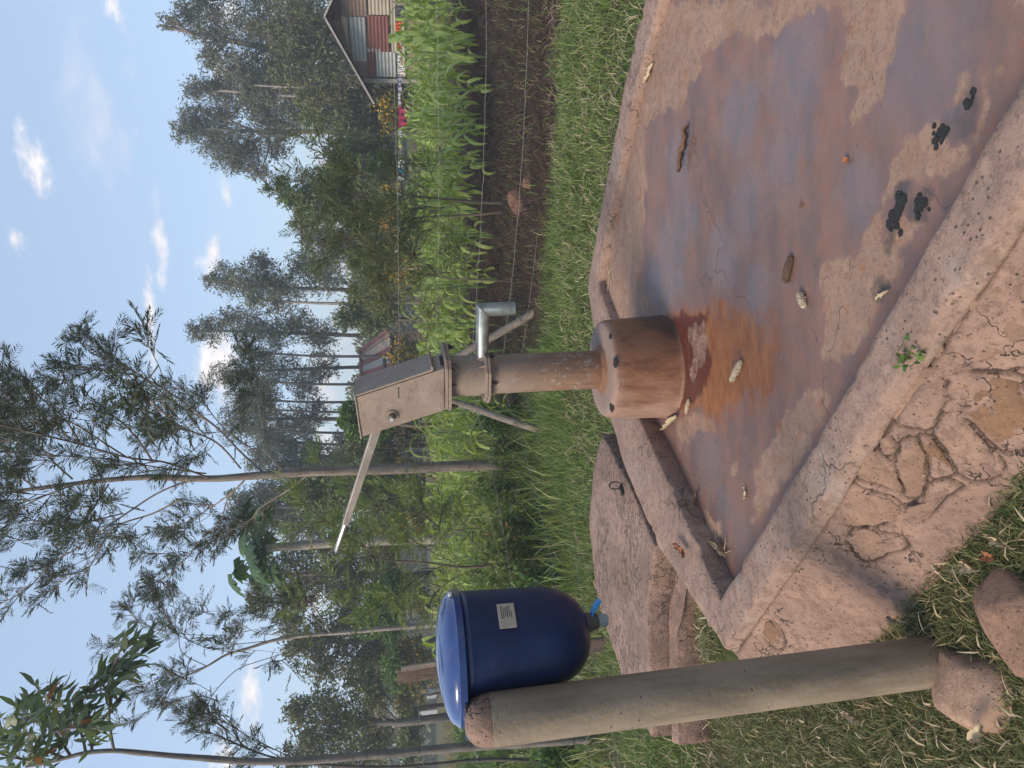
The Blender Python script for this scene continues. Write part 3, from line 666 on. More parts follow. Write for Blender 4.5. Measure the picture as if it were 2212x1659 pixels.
def build_masonry():
    s = np.arange(-.28, 3.0, .006); t = np.arange(-.012, .36, .006); S, T = np.meshgrid(s, t); pts = np.stack([S.ravel(), T.ravel()], -1)
    dist = np.full(len(pts), 9.); 
    for p, br in SP: dist = np.minimum(dist, np.abs(poly_sd(pts, p)+.006))
    joint = sstep(.0065, .0015, dist+.006*fbm(pts[:, 0]*30, pts[:, 1]*30)+.010*sstep(-.02, .16, fbm(pts[:, 0]*6+3, pts[:, 1]*6)))
    lipg = sstep(.016, .006, pts[:, 1]+.006*fbm(pts[:, 0]*25, pts[:, 1]*0)); joint = np.maximum(joint, .85*lipg)
    h = - .014*lipg + .014*fbm(pts[:, 0]*5, pts[:, 1]*5)+.012*fbm(pts[:, 0]*19, pts[:, 1]*19)+.006*fbm(pts[:, 0]*55, pts[:, 1]*55) - .012*joint + .007
    h = h - .05*sstep(.0, -.25, pts[:, 0])
    L = np.linalg.norm(AS); V = A0 + np.outer(pts[:, 0], AE) + np.outer(pts[:, 1]/L, AS) + np.outer(h, AN)
    # round the left end back around the corner
    back = np.clip(-pts[:, 0]-.03, 0, 1)[:, None]; V = V + back*np.array([.30, .95, 0])*1.1 - back*AE*-.6
    n, m = S.shape; idx = np.arange(n*m).reshape(n, m)
    f = np.stack([idx[:-1, :-1], idx[:-1, 1:], idx[1:, 1:], idx[1:, :-1]], -1).reshape(-1, 4)
    me = mesh_np('mortar', V, f, True); vattr(me, 'joint', joint)
    child('mortar', me, MT['mortar'], apron)
    for q, (p, br) in enumerate(SP):
        c = p.mean(0); n = len(p); v = []; f = []
        levels = [(1.0, -.03), (.997, -.002), (.985, .003), (.93, .004), (.84, .006), (.72, .007), (.58, .007), (.42, .008), (.22, .008)]
        for (k, hh) in levels:
            for i in range(n):
                w = c+(p[i]-c)*k - (p[i]-c)/np.linalg.norm(p[i]-c)*.0025
                v.append(ap3(w, hh+.012*fbm(w[0]*9+q, w[1]*9)+.010*fbm(w[0]*24+q, w[1]*24)+.005*fbm(w[0]*60, w[1]*60)))
        for l in range(len(levels)-1):
            for i in range(n): f.append((l*n+i, l*n+(i+1) % n, (l+1)*n+(i+1) % n, (l+1)*n+i))
        v.append(ap3(c, .008)); ci = len(v)-1; l = len(levels)-1
        f += [(l*n+i, l*n+(i+1) % n, ci) for i in range(n)]
        me = bpy.data.meshes.new('stone'); me.from_pydata([tuple(x) for x in v], [], f)
        bm = bmesh.new(); bm.from_mesh(me); bmesh.ops.recalc_face_normals(bm, faces=bm.faces); bm.to_mesh(me); bm.free()
        me.polygons.foreach_set('use_smooth', np.ones(len(me.polygons), bool))
        child('stone', me, MT['stone_brown' if br else 'stone'], apron)
build_masonry()

# cracked drain slab behind the left rim
def slab(name, poly, z0, z1, mat, parent, res=.03, rough=.02):
    poly = np.array(poly); lo = poly.min(0)-.02; hi = poly.max(0)+.02
    # resample outline
    out = []
    for i in range(len(poly)):
        a, b = poly[i], poly[(i+1) % len(poly)]; k = max(1, int(np.linalg.norm(b-a)/res))
        for j in range(k): out.append(a+(b-a)*j/k)
    out = np.array(out); out = out + np.stack([.03*fbm(out[:, 0]*6, out[:, 1]*6), .03*fbm(out[:, 0]*6+9, out[:, 1]*6)], -1)
    c = out.mean(0); n = len(out); V = []; F = []
    lev = [(1.004, z0, 0), (1.0, z1-.02, 0), (.997, z1-.006, 0), (.98, z1, 1)] + [(k, z1, 1) for k in (.9, .8, .7, .6, .5, .4, .3, .2, .1)]
    for k, z, tp in lev:
        p = c+(out-c)*k
        V.append(np.stack([p[:, 0], p[:, 1], z + (rough*fbm(p[:, 0]*4, p[:, 1]*4)+rough*.4*fbm(p[:, 0]*18, p[:, 1]*18))*(1 if tp else .4)], -1))
    V = np.concatenate(V); idx = np.arange(len(lev)*n).reshape(len(lev), n)
    f = np.stack([idx[:-1], np.roll(idx, -1, 1)[:-1], np.roll(idx, -1, 1)[1:], idx[1:]], -1).reshape(-1, 4)
    me = mesh_np(name, V, f, True)
    try: me.set_sharp_from_angle(angle=R(50))
    except Exception: pass
    bm = bmesh.new(); bm.from_mesh(me); bmesh.ops.holes_fill(bm, edges=[e for e in bm.edges if e.is_boundary]); bmesh.ops.recalc_face_normals(bm, faces=bm.faces); bm.to_mesh(me); bm.free()
    return child(name, me, mat, parent)
dr = empty('drain_slab', (-1.0, 4.1, -.2), 'cracked low concrete drain slab behind the blue tank', 'concrete slab')
DK = slab('deck', [(-.30, 4.22), (-.50, 4.42), (-.861, 4.60), (-1.283, 4.50), (-1.60, 4.05), (-1.72, 3.62), (-1.44, 3.60), (-1.05, 3.58), (-.77, 3.42), (-.52, 3.80)], -.25, .055, MT['deck'], dr, rough=.008)
slab('ledge', [(-.80, 3.38), (-1.05, 3.55), (-1.45, 3.60), (-1.75, 3.60), (-1.72, 3.51), (-1.40, 3.48), (-1.05, 3.44), (-.85, 3.27)], -.25, -.045, MT['mortar'], dr)
# ------------------------------------------------------------------ hand pump
PO = np.array([.045, 3.33, 0.]); PD = np.array([.883, -.469, 0.]); PS = np.array([-.469, -.883, 0.]); PU = np.array([0, 0, 1.]); PAX = [PD, PS, PU]
def pp(a, s, z): return PO + PD*a + PS*s + PU*z
pump = empty('hand_pump', tuple(PO), 'rusty steel hand pump on a round rust-stained concrete plinth', 'hand pump')
def build_plinth():
    prof = [(.001, .296), (.05, .297), (.11, .298), (.165, .297), (.195, .2955), (.207, .288), (.213, .274), (.216, .25)]
    for z in np.linspace(.23, .02, 12): prof.append((.216+.012*(.25-z)/.25, z))
    prof += [(.230, .010), (.237, -.004), (.238, -.03)]
    v, f = lathe(prof, 72)
    a = np.arctan2(v[:, 1], v[:, 0]); r = np.hypot(v[:, 0], v[:, 1])
    k = 1 + .020*fbm(a*1.3+4, v[:, 2]*6+2)*1.2 + .008*fbm(a*5, v[:, 2]*20)
    v[:, 0] *= k; v[:, 1] *= k
    v[:, 2] += .006*fbm(v[:, 0]*9, v[:, 1]*9) - .012*sstep(.20, .30, fbm(a*2.2+1, a*0+3.3))*(r > .18)*(v[:, 2] > .26)
    me = mesh_np('plinth', v, np.array(f)[:, ::-1], True); o = link('plinth', me, MT['plinth'], pump); return o
pl = build_plinth()
def disc_patch(c, r, h, seed, n=14):
    v = [(c[0], c[1], c[2]+h)]; rr = np.random.default_rng(seed)
    for k in range(n):
        a = 2*math.pi*k/n; q = r*(.75+.5*rr.random()); v.append((c[0]+q*math.cos(a), c[1]+q*math.sin(a), c[2]+h*.5))
    for k in range(n):
        v.append((v[1+k][0]*1.0+(v[1+k][0]-c[0])*.25, v[1+k][1]+(v[1+k][1]-c[1])*.25, c[2]-.004))
    f = [(0, 1+k, 1+(k+1) % n) for k in range(n)] + [(1+k, 1+n+k, 1+n+(k+1) % n, 1+(k+1) % n) for k in range(n)]
    return v, f
for (x, y, r) in [(.02, -.20, .020), (-.16, -.115, .018), (.13, -.15, .011)]:
    v, f = disc_patch((x, y, .292), r, .006, int(r*1e4)); link('mud_patch', MB().add(v, f).me('mud_patch', True), MT['dung'], pl)
# pedestal pipe
prof = [(.083, .29), (.083, .36), (.083, .45), (.083, .55), (.083, .65), (.083, .75), (.0835, .792)]
v, f = lathe(prof, 48); link('pedestal', mesh_np('pedestal', v, np.array(f)[:, ::-1], True), MT['pump_pipe'], pump)
v, f = lathe([(.083, .315), (.092, .305), (.104, .299), (.107, .293)], 48); link('weld_collar', mesh_np('weld_collar', v, np.array(f)[:, ::-1], True), MT['pump_pipe'], pump)
def local(me): return me
def flange(name, z, side, th, parts, cut=.0, rot=0.0):
    root = None
    for k in range(parts):
        bm = bmesh.new(); s = side/2*(1-.012*k); c = cut
        pts = [(s, s-c), (s-c, s), (-s+c, s), (-s, s-c), (-s, -s+c), (-s+c, -s), (s-c, -s), (s, -s+c)]
        off = (.004*k, -.003*k)
        vs = [bm.verts.new(pp(x+off[0], y+off[1], 0)-PO+PU*(z+k*(th+.0015))) for x, y in pts]
        f = bm.faces.new(vs); r = bmesh.ops.extrude_face_region(bm, geom=[f])
        bmesh.ops.translate(bm, verts=[e for e in r['geom'] if isinstance(e, bmesh.types.BMVert)], vec=(0, 0, th))
        bmesh.ops.recalc_face_normals(bm, faces=bm.faces)
        bmesh.ops.bevel(bm, geom=list(bm.edges), offset=.0018, segments=1, affect='EDGES')
        o = link(name, bm_mesh(name, bm), MT['pump'], pump)
        root = root or o
    return root
fl1 = flange('flange', .795, .215, .011, 2, .05); fl2 = flange('flange', .960, .236, .012, 2, .03)
def hexbolt(name, c, r, h, parent, axis=PU, mat='dark_metal', stem=.0):
    axis = np.asarray(axis, float); a = np.cross(axis, [0.3, .9, .2]); a /= np.linalg.norm(a); b = np.cross(axis, a); m = MB(); c = np.asarray(c, float)
    v = [c+axis*q*h/2+r*(math.cos(k*math.pi/3)*a+math.sin(k*math.pi/3)*b) for q in (-1, 1) for k in range(6)]
    m.add(v, [(k, (k+1) % 6, 6+(k+1) % 6, 6+k) for k in range(6)]+[(0, 3, 2, 1), (0, 5, 4, 3), (6, 7, 8, 9), (6, 9, 10, 11)])
    if stem: m.tube([c-axis*(h/2+stem), c+axis*(h/2+stem*.6)], r*.5, 8)
    return link(name, m.me(name), MT[mat], parent)
for zz, s, par in ((.788, .082, fl1), (.952, .094, fl2)):
    for (i, j) in ((1, 1), (1, -1), (-1, 1), (-1, -1)):
        if zz < .8: i, j = ((1.08, 0), (-1.08, 0), (0, 1.08), (0, -1.08))[(i > 0)*2+(j > 0)]
        c = pp(i*s, j*s, 0)-PO+PU*zz
        hexbolt('bolt', c, .012, .014, par, stem=.012)
# water tank between the flanges, gusset webs, spout
v, f = lathe([(.087, .815), (.0875, .83), (.0875, .90), (.0875, .945), (.087, .962)], 48)
wt = link('water_tank', mesh_np('water_tank', v, np.array(f)[:, ::-1], True), MT['pump'], pump)
for ang in (20, 110, 200, 290, 65, 245):
    d = np.array([math.cos(R(ang)), math.sin(R(ang)), 0]); t = np.array([-d[1], d[0], 0]); m = MB()
    vv = [d*.08+PU*.815+t*s for s in (-.002, .002)]+[d*.112+PU*.815+t*s for s in (-.002, .002)]+[d*.08+PU*.850+t*s for s in (-.002, .002)]
    m.add(vv, [(0, 2, 3, 1), (2, 4, 5, 3), (0, 1, 5, 4)]); m.f += [(0, 4, 2), (1, 3, 5)]
    if ang in (20, 110, 200, 290): link('gusset', m.me('gusset'), MT['pump'], wt)
    vv = [(x, y, 1.777-z) for x, y, z in vv]; m2 = MB(); m2.add(vv, [(0, 2, 3, 1), (2, 4, 5, 3), (0, 1, 5, 4), (0, 4, 2), (1, 3, 5)])
    if ang in (65, 245, 20): link('gusset', m2.me('gusset'), MT['pump'], wt)
def build_spout():
    A = pp(.06, 0, .823)-PO; B = pp(.300, 0, .8215)-PO; C = pp(.301, 0, .690)-PO; r = .0275; n = 28
    m = MB(); miter = (PD+PU); miter = miter/np.linalg.norm(miter); rows = []
    def ring(c, ax, e1, e2, rr=r): return [c+rr*(math.cos(2*math.pi*k/n)*e1+math.sin(2*math.pi*k/n)*e2) for k in range(n)]
    # horizontal leg cut at 45 degrees
    h0 = ring(A, PD, PU, PS); h1 = []
    for p in ring(B, PD, PU, PS):
        h1.append(p + PD*np.dot(p-B, PU))
    vv = []
    for p in ring(C, PU, PD, PS): vv.append(p)
    # join ring belongs to both legs: param by (PU comp == PD comp)
    low = [np.array([*(B + (PD+PU)*r*math.cos(2*math.pi*k/n) + PS*r*math.sin(2*math.pi*k/n))]) for k in range(n)]
    bot = [C + PD*r*math.cos(2*math.pi*k/n) + PS*r*math.sin(2*math.pi*k/n) for k in range(n)]
    inn = [C + (PD*math.cos(2*math.pi*k/n) + PS*math.sin(2*math.pi*k/n))*(r-.004) for k in range(n)]
    inu = [C + PU*.05 + (PD*math.cos(2*math.pi*k/n) + PS*math.sin(2*math.pi*k/n))*(r-.004) for k in range(n)]
    top = [A + PU*r*math.cos(2*math.pi*k/n) + PS*r*math.sin(2*math.pi*k/n) for k in range(n)]
    allv = top+low+bot+inn+inu
    q = [(L*n+k, L*n+(k+1) % n, (L+1)*n+(k+1) % n, (L+1)*n+k) for L in range(4) for k in range(n)]
    m.add(allv, q); me = m.me('spout', True, 40); o = link('spout', me, MT['galv'], pump)
    w = MB(); w.tube([pp(.078, 0, .823)-PO, pp(.093, 0, .823)-PO], [.036, .029], 20, False); link('weld', w.me('weld', True), MT['pump'], o)
    s = MB(); s.tube([low[(k) % n]+(low[k % n]-B)*.02 for k in range(n+1)], .0022, 6, False); link('seam', s.me('seam', True), MT['handle'], o)
    return o
sp = build_spout()
# head: folded plate box with sloping front cover
def prism(poly, w, th=0, s0=0.0):
    """poly [(a,z)] extruded along PS by +-w/2"""
    n = len(poly); v = [pp(a, s0+w/2, z)-PO for a, z in poly]+[pp(a, s0-w/2, z)-PO for a, z in poly]
    f = [tuple(range(n)), tuple(range(2*n-1, n-1, -1))]+[(k, n+k, n+(k+1) % n, (k+1) % n) for k in range(n)]
    m = MB(); m.v = [tuple(p) for p in v]; m.f = f; return m
HT, HW = [(-.231, 1.338), (-.038, 1.352), (.080, .986), (-.123, .986)], .145
head = link('head', prism([(-.231, 1.338), (-.040, 1.350), (.062, 1.03), (.076, .987), (-.123, .987)], HW).me('head', False, bevel=.004), MT['pump'], pump)
cov = link('front_cover', prism([(-.036, 1.354), (-.028, 1.354), (.074, 1.043), (.088, 1.040), (.084, 1.032), (.066, 1.034)], HW+.008).me('front_cover', False, bevel=.0015), MT['pump'], pump)
tp = link('top_lid', prism([(-.238, 1.342), (-.028, 1.3565), (-.029, 1.3515), (-.238, 1.337)], HW+.010).me('top_lid', False, bevel=.0012), MT['handle'], pump)
link('front_slot', prism([(.075, 1.0), (.0795, 1.0), (.0835, .989), (.075, .989)], .075).me('front_slot'), MT['shadow_dark'], head)
for s in (1, -1):
    m = MB(); m.tube([pp(-.138, s*(HW/2-.002), 1.209)-PO, pp(-.138, s*(HW/2+.005), 1.209)-PO], .030, 24)
    ax = link('axle_washer', m.me('axle_washer', True, 40), MT['pump'], pump)
    hexbolt('axle_nut', pp(-.138, s*(HW/2+.013), 1.209)-PO, .0165, .016, ax, PS*s, 'handle')
    m = MB(); m.tube([pp(-.138, s*(HW/2+.02), 1.209)-PO, pp(-.138, s*(HW/2+.030), 1.209)-PO], .0095, 14); link('axle_end', m.me('axle_end', True, 40), MT['bright_metal'], ax)
m = MB(); m.box(pp(-.027, HW/2+.0005, 1.177)-PO, .052, .0016, .0035, PAX); link('stamped_slot', m.me('stamped_slot'), MT['shadow_dark'], head)
# rear lip where the handle comes out
link('handle_opening', prism([(-.236, 1.325), (-.232, 1.327), (-.188, 1.20), (-.193, 1.20)], .05).me('handle_opening'), MT['shadow_dark'], head)
hd = np.array([-.729+.19, 0, 1.435-1.259]); 
def build_handle():
    a0, z0, a1, z1, a2, z2 = -.17, 1.252, -.729, 1.437, -.885, 1.490
    t = PD*(a1-a0)+PU*(z1-z0); L = np.linalg.norm(t); t = t/L; nrm = np.cross(PS, t); nrm = nrm/np.linalg.norm(nrm); m = MB()
    v = []
    for q, hgt in ((0, .040), (1, .030)):
        c = pp(a0+(a1-a0)*q, 0, z0+(z1-z0)*q)-PO
        for s, u in ((1, 1), (1, -1), (-1, -1), (-1, 1)): v.append(c+PS*s*.016+nrm*u*hgt/2)
    m.add(v, [(0, 1, 2, 3), (7, 6, 5, 4)]+[(k, 4+k, 4+(k+1) % 4, (k+1) % 4) for k in range(4)])
    o = link('handle', m.me('handle', False, bevel=.003), MT['handle'], pump)
    g = MB(); c = pp(a1, 0, z1)-PO; e = pp(a2, 0, z2)-PO; d = (e-c)/np.linalg.norm(e-c)
    g.tube([c-d*.02, c, (c+e)/2, e-d*.006, e], [.0125, .0125, .0120, .0115, .006], 14); link('grip', g.me('grip', True, 50), MT['bright_metal'], o)
build_handle()

# ------------------------------------------------------------------ dispenser post and blue tank
post = empty('dispenser_post', (-.817, 1.946, -.2), 'weathered grey pipe post with a rounded concrete cap beside the apron', 'post')
def build_post():
    top = .215+1.005; prof = []
    for z in np.linspace(-.08, top, 30): prof.append((.067-.002*z/1.2, z))
    prof += [(.058, top+.001)]
    v, f = lathe(prof, 48); lean = -.012
    v[:, 0] += lean*v[:, 2]; a = np.arctan2(v[:, 1], v[:, 0])
    me = mesh_np('pipe', v, np.array(f), True)
    try: me.set_sharp_from_angle(angle=R(40))
    except Exception: pass
    link('pipe', me, MT['post'], post)
    prof = [(.0615, top-.01), (.0625, top+.008), (.061, top+.024), (.055, top+.040), (.043, top+.052), (.026, top+.060), (.002, top+.064)]
    v, f = lathe(prof, 36); a = np.arctan2(v[:, 1], v[:, 0]); k = 1+.10*fbm(a*1.6+2, v[:, 2]*20)+.05*fbm(a*6, v[:, 2]*50)
    v[:, 0] *= k; v[:, 1] *= k; v[:, 0] += lean*top; v[:, 2] += .014*fbm(v[:, 0]*22, v[:, 1]*22)*(v[:, 2] > top+.015)
    link('concrete_cap', mesh_np('concrete_cap', v, np.array(f), True), MT['mortar'], post)
build_post()
TC = np.array([-.682, 2.078, 0.])
tank = empty('chlorine_tank', (TC[0], TC[1], .72), 'dark blue plastic dispenser tank with domed lid on the grey post', 'tank')
def ell_loft(name, rings, n, mat, parent, smooth=True, sharp=None, close=(True, True)):
    """rings (cx, cy, rx, ry, z, power)"""
    V = []; F = []
    for (cx, cy, rx, ry, z, pw) in rings:
        for k in range(n):
            a = 2*math.pi*k/n; c, s = math.cos(a), math.sin(a)
            V.append((cx+rx*math.copysign(abs(c)**(2/pw), c), cy+ry*math.copysign(abs(s)**(2/pw), s), z))
    for L in range(len(rings)-1):
        for k in range(n): F.append((L*n+k, L*n+(k+1) % n, (L+1)*n+(k+1) % n, (L+1)*n+k))
    if close[0]: F.append(tuple(range(n)))
    if close[1]: F.append(tuple((len(rings)-1)*n+k for k in range(n)))
    me = bpy.data.meshes.new(name); me.from_pydata(V, [], F)
    bm = bmesh.new(); bm.from_mesh(me); bmesh.ops.recalc_face_normals(bm, faces=bm.faces); bm.to_mesh(me); bm.free()
    if smooth:
        me.polygons.foreach_set('use_smooth', np.ones(len(me.polygons), bool))
        if sharp:
            try: me.set_sharp_from_angle(angle=R(sharp))
            except Exception: pass
    return link(name, me, MT[mat], parent)
def build_tank():
    z0 = .02; br = []
    # rounded bottom then nearly straight sides, a little wider at the top
    for q in np.linspace(.06, 1, 12):
        a = q*math.pi/2; br.append((.0, 0, .130*math.sin(a)**.85, .129*math.sin(a)**.85, z0-.014+.135*(1-math.cos(a)), 2.15))
    for z, w in ((.18, .1325), (.22, .134), (.26, .1355), (.30, .137), (.335, .1385), (.352, .1395)):
        br.append((-.002, 0, w, w*.97, z, 2.2))
    body = ell_loft('body', br, 56, 'blue', tank)
    # back housing reaching over the post
    hb = [(-.135, -.03, .035, .075, .30, 2.4), (-.145, -.03, .050, .085, .328, 2.4), (-.150, -.03, .058, .09, .354, 2.4)]
    ell_loft('back_housing', hb, 28, 'blue', tank)
    zl = .352
    lid = [(-.030, 0, .171, .142, zl, 2.3), (-.030, 0, .175, .146, zl+.002, 2.3), (-.030, 0, .175, .146, zl+.019, 2.3), (-.030, 0, .171, .142, zl+.022, 2.3)]
    for q in np.linspace(.08, 1, 11):
        a = q*math.pi/2; lid.append((-.030+.004*q, 0, .168*math.cos(a)+.001, .139*math.cos(a)+.001, zl+.022+.046*math.sin(a)**1.0, 2.2))
    l = ell_loft('lid', lid, 64, 'blue_lid', tank, True, 35)
    m = MB(); m.box((.146, -.03, zl+.026), .012, .02, .012); link('catch', m.me('catch', bevel=.003), MT['bright_metal'], l)
    m = MB(); m.box((-.135, -.125, zl+.002), .05, .03, .016); link('hasp', m.me('hasp', bevel=.004), MT['blue'], l)
    m = MB(); m.box((-.178, -.118, zl+.005), .035, .02, .010); link('hinge', m.me('hinge', bevel=.003), MT['blue_lid'], l)
    m = MB(); m.tube([(-.165, -.13, zl+.006), (-.10, -.14, zl+.006)], .004, 8); link('hinge_pin', m.me('hinge_pin', True), MT['shadow_dark'], l)
    m = MB(); m.box((-.165, -.135, zl-.012), .062, .012, .016); link('bracket', m.me('bracket', bevel=.002), MT['bracket'], tank)
    m = MB(); m.box((-.165, -.10, zl-.019), .062, .07, .004); link('bracket_plate', m.me('bracket_plate', bevel=.001), MT['bracket'], tank)
    # outlet fitting and lever
    m = MB(); m.tube([(.03, -.02, .035), (.033, -.02, .0), (.034, -.02, -.016)], [.030, .024, .020], 20); link('outlet_neck', m.me('outlet_neck', True, 50), MT['pvc_dark'], tank)
    m = MB(); m.tube([(.034, -.02, -.010), (.034, -.02, -.042)], .0175, 6); fit = link('outlet_nut', m.me('outlet_nut', False, bevel=.0015), MT['pvc_grey'], tank)
    m = MB()
    path = [np.array([.048, -.028, .0]), np.array([.060, -.030, .001]), np.array([.078, -.032, -.009]), np.array([.094, -.034, -.022])]
    vv = []
    for i, p in enumerate(path):
        w = (.006, .009, .011, .010)[i]
        for s, u in ((1, 1), (1, -1), (-1, -1), (-1, 1)): vv.append(p+np.array([0, s*w, u*.0028])+np.array([u*.003, 0, 0]))
    m.add(vv, [(0, 1, 2, 3), (15, 14, 13, 12)]+[(i*4+k, i*4+4+k, i*4+4+(k+1) % 4, i*4+(k+1) % 4) for i in range(3) for k in range(4)])
    link('lever', m.me('lever', False, bevel=.001), MT['lever_blue'], tank)
    # riveted information plate
    pc = Q(1097, 1323, TC[1]-.128) - np.array([TC[0], TC[1], .72])
    out = np.array([pc[0]+.002, pc[1], 0]); out = out/np.linalg.norm(out); sidev = np.array([-out[1], out[0], 0]); rr = .1425
    base = np.array([out[0]*rr, out[1]*rr*.97, pc[2]])
    if sidev[0] < 0: sidev = -sidev
    tl = .0; U = np.array([0, 0, 1.])
    ax = [sidev, out, U]
    m = MB(); m.box(base+out*.004, .066, .0022, .044, ax); plt = link('label_plate', m.me('label_plate', bevel=.0008), MT['plate'], tank)
    for i in (-1, 1):
        for j in (-1, 1):
            m = MB(); c = base+sidev*i*.0285+U*j*.0175; m.tube([c+out*.004, c+out*.0075], [.0026, .0018], 10); link('rivet', m.me('rivet', True, 40), MT['bright_metal'], plt)
    rr_ = random.Random(3); m = MB()
    for li, (w0, w1) in enumerate([(-.008, .026), (-.006, .025), (-.002, .022), (-.006, .026), (-.004, .028), (-.006, .013)]):
        x = w0
        while x < w1:
            L = min(rr_.uniform(.0015, .004), w1-x)
            m.box(base+sidev*(x+L/2)+U*(.0125-li*.0049)+out*.00535, L, .0004, .0022, ax); x += L+.0007
    link('worn_print', m.me('worn_print'), MT['ink'], plt)
build_tank()

# ------------------------------------------------------------------ iron ring and strap on the drain slab, rocks, litter
def rock(name, loc, size, seed, label, cat='rock', mat='rock', rotz=0.0):
    bm = bmesh.new(); bmesh.ops.create_icosphere(bm, subdivisions=4, radius=1)
    for v in bm.verts:
        p = np.array(v.co); q = np.sign(p)*np.abs(p)**.8; k = 1+.34*fbm(p[0]*1.3+seed, p[1]*1.3+p[2]*1.7)+.12*fbm(p[0]*5+seed, p[1]*5+p[2]*4)
        k = round(k*9)/9*.35+k*.65
        v.co = Vector((q[0]*k*size[0], q[1]*k*size[1], q[2]*k*size[2]))
    rg = np.random.default_rng(seed)
    for _ in range(11):                                   # knock flat facets off the lump
        nv = rg.normal(0, 1, 3); nv[2] = abs(nv[2])*.8; nv = Vector(nv/np.linalg.norm(nv)); sv = Vector(size); lim = rg.uniform(.62, .88)*math.sqrt(sum((nv[i]*sv[i])**2 for i in range(3)))
        for v in bm.verts:
            e = v.co.dot(nv)-lim
            if e > 0: v.co -= nv*e*.92
    bmesh.ops.rotate(bm, verts=bm.verts, cent=(0, 0, 0), matrix=Matrix.Rotation(rotz, 3, 'Z'))
    o = link(name, bm_mesh(name, bm, True), MT[mat]); o.location = loc
    return tag(o, label, cat)
p_ = P(2175, 1345, -.16); rock('rock', (p_[0], p_[1], -.19), (.155, .105, .075), 3, 'smooth reddish rock lying in the grass right of the post foot', rotz=.6)
p_ = P(2085, 1500, -.19); rock('rock', (p_[0], p_[1], -.195), (.12, .185, .045), 11, 'flat pale rock lying against the foot of the grey post', mat='rock_pale', rotz=.35)
p_ = P(1300, 1262, -.12); rock('rock', (p_[0]-.02, p_[1]+.1, -.13), (.05, .035, .05), 17, 'small tan stone at the far edge of the drain slab', rotz=.4)
p_ = P(1130, 430, -.2); rock('rock', (p_[0], p_[1], -.15), (.16, .12, .10), 23, 'brown earthy rock at the foot of the feathery sapling', mat='clod')
p_ = P(1150, 395, -.2); rock('rock', (p_[0], p_[1], -.15), (.06, .06, .05), 29, 'small grey stone in the tilled soil beside the wire', mat='rock')
def build_ring():
    p = P(1342, 1048, .062); o = empty('iron_ring', tuple(p), 'small black iron ring fixed in the drain slab crack', 'ring')
    m = MB(); pts = [(.02*math.cos(a)*.9, .02*math.cos(a)*.3, .032+.032*math.sin(a)) for a in np.linspace(0, 2*math.pi, 25)]
    m.tube(pts, .0035, 8, False); link('loop', m.me('loop', True), MT['dark_metal'], o)
    m = MB(); m.box((-.025, -.012, .004), .055, .022, .014, [np.array([.86, .5, 0]), np.array([-.5, .86, 0]), PU]); link('strap', m.me('strap', bevel=.003), MT['dark_metal'], o)
build_ring()
def fz(p): return float(floor_z(np.array([p[0]]), np.array([p[1]]))[0])
def cob(x0, y0, x1, y1, r, mat, label, seed=1, z=None):
    a = P(x0, y0, z if z is not None else .01); b = P(x1, y1, z if z is not None else .01); c = (a+b)/2
    zz = (fz(c) if z is None else z)+r*.85
    d = b-a; L = np.linalg.norm(d); d = d/L; n = 14; seg = 16; s = np.cross(d, PU); u = np.cross(s, d); V = []; rr = np.random.default_rng(seed)
    for i in range(n):
        t = i/(n-1); w = r*(.55+.45*math.sin(math.pi*min(1, .15+t*.8))) if 0 < i < n-1 else r*.25
        for k in range(seg):
            an = 2*math.pi*k/seg; q = w*(1+.16*((i+k) % 2)+.08*rr.standard_normal())
            V.append(d*(t-.5)*L+q*(math.cos(an)*s+math.sin(an)*u))
    f = [(i*seg+k, i*seg+(k+1) % seg, (i+1)*seg+(k+1) % seg, (i+1)*seg+k) for i in range(n-1) for k in range(seg)]
    m = MB(); m.add(V, f); m.f += [tuple(range(seg)), tuple((n-1)*seg+k for k in range(seg))]
    o = link('corn_cob', m.me('corn_cob'), MT[mat]); o.location = (c[0], c[1], zz); tag(o, label, 'corn cob')
cob(1696, 612, 1708, 552, .012, 'cob_brown', 'dark brown corn cob lying on the wet floor', 1)
cob(1727, 632, 1738, 665, .012, 'cob_pale', 'short pale corn cob nearest the front rim', 2)
cob(1578, 825, 1600, 778, .011, 'cob_pale', 'pale corn cob on the orange rust stain before the plinth', 3)
cob(1480, 895, 1486, 862, .008, 'cob_pale', 'thin pale corn cob against the foot of the plinth', 4)
def strip(name, pts, w, mat, label, cat, z=None, curl=.01, n=10, seed=0):
    """dry leaf: a curled strip through sight points laid on the floor"""
    W = [P(x, y, .02 if z is None else z) for x, y in pts]; rr = np.random.default_rng(seed); V = []; c0 = sum(W)/len(W)
    ts = np.linspace(0, len(W)-1, n)
    for i, t in enumerate(ts):
        k = min(int(t), len(W)-2); p = W[k]*(1-(t-k))+W[k+1]*(t-k); d = W[k+1]-W[k]; s = np.cross(d/np.linalg.norm(d), PU)
        ww = w*math.sin(math.pi*(.08+.86*i/(n-1)))*(.8+.4*rr.random())
        base = (fz(p) if z is None else z)+.004+curl*rr.random()
        for q, lift in ((-1, 1), (-.4, .15), (.4, .1), (1, .8)): V.append((p[0]+s[0]*ww*q-c0[0], p[1]+s[1]*ww*q-c0[1], base+curl*lift*(.6+.8*rr.random())))
    f = [(i*4+k, i*4+k+1, i*4+5+k, i*4+4+k) for i in range(n-1) for k in range(3)]
    m = MB(); m.add(V, f); o = link(name, m.me(name, True), MT[mat]); o.location = (c0[0], c0[1], 0); tag(o, label, cat); return o
strip('dry_husk', [(1478, 372), (1482, 335), (1490, 305), (1494, 270)], .018, 'clod', 'brown crumpled husk on the wet floor near the back rim', 'husk', curl=.016, seed=1)
strip('dry_husk', [(1428, 930), (1445, 915), (1462, 898)], .014, 'husk', 'pale crumpled husk wedged between the plinth and left rim', 'husk', curl=.014, seed=2)
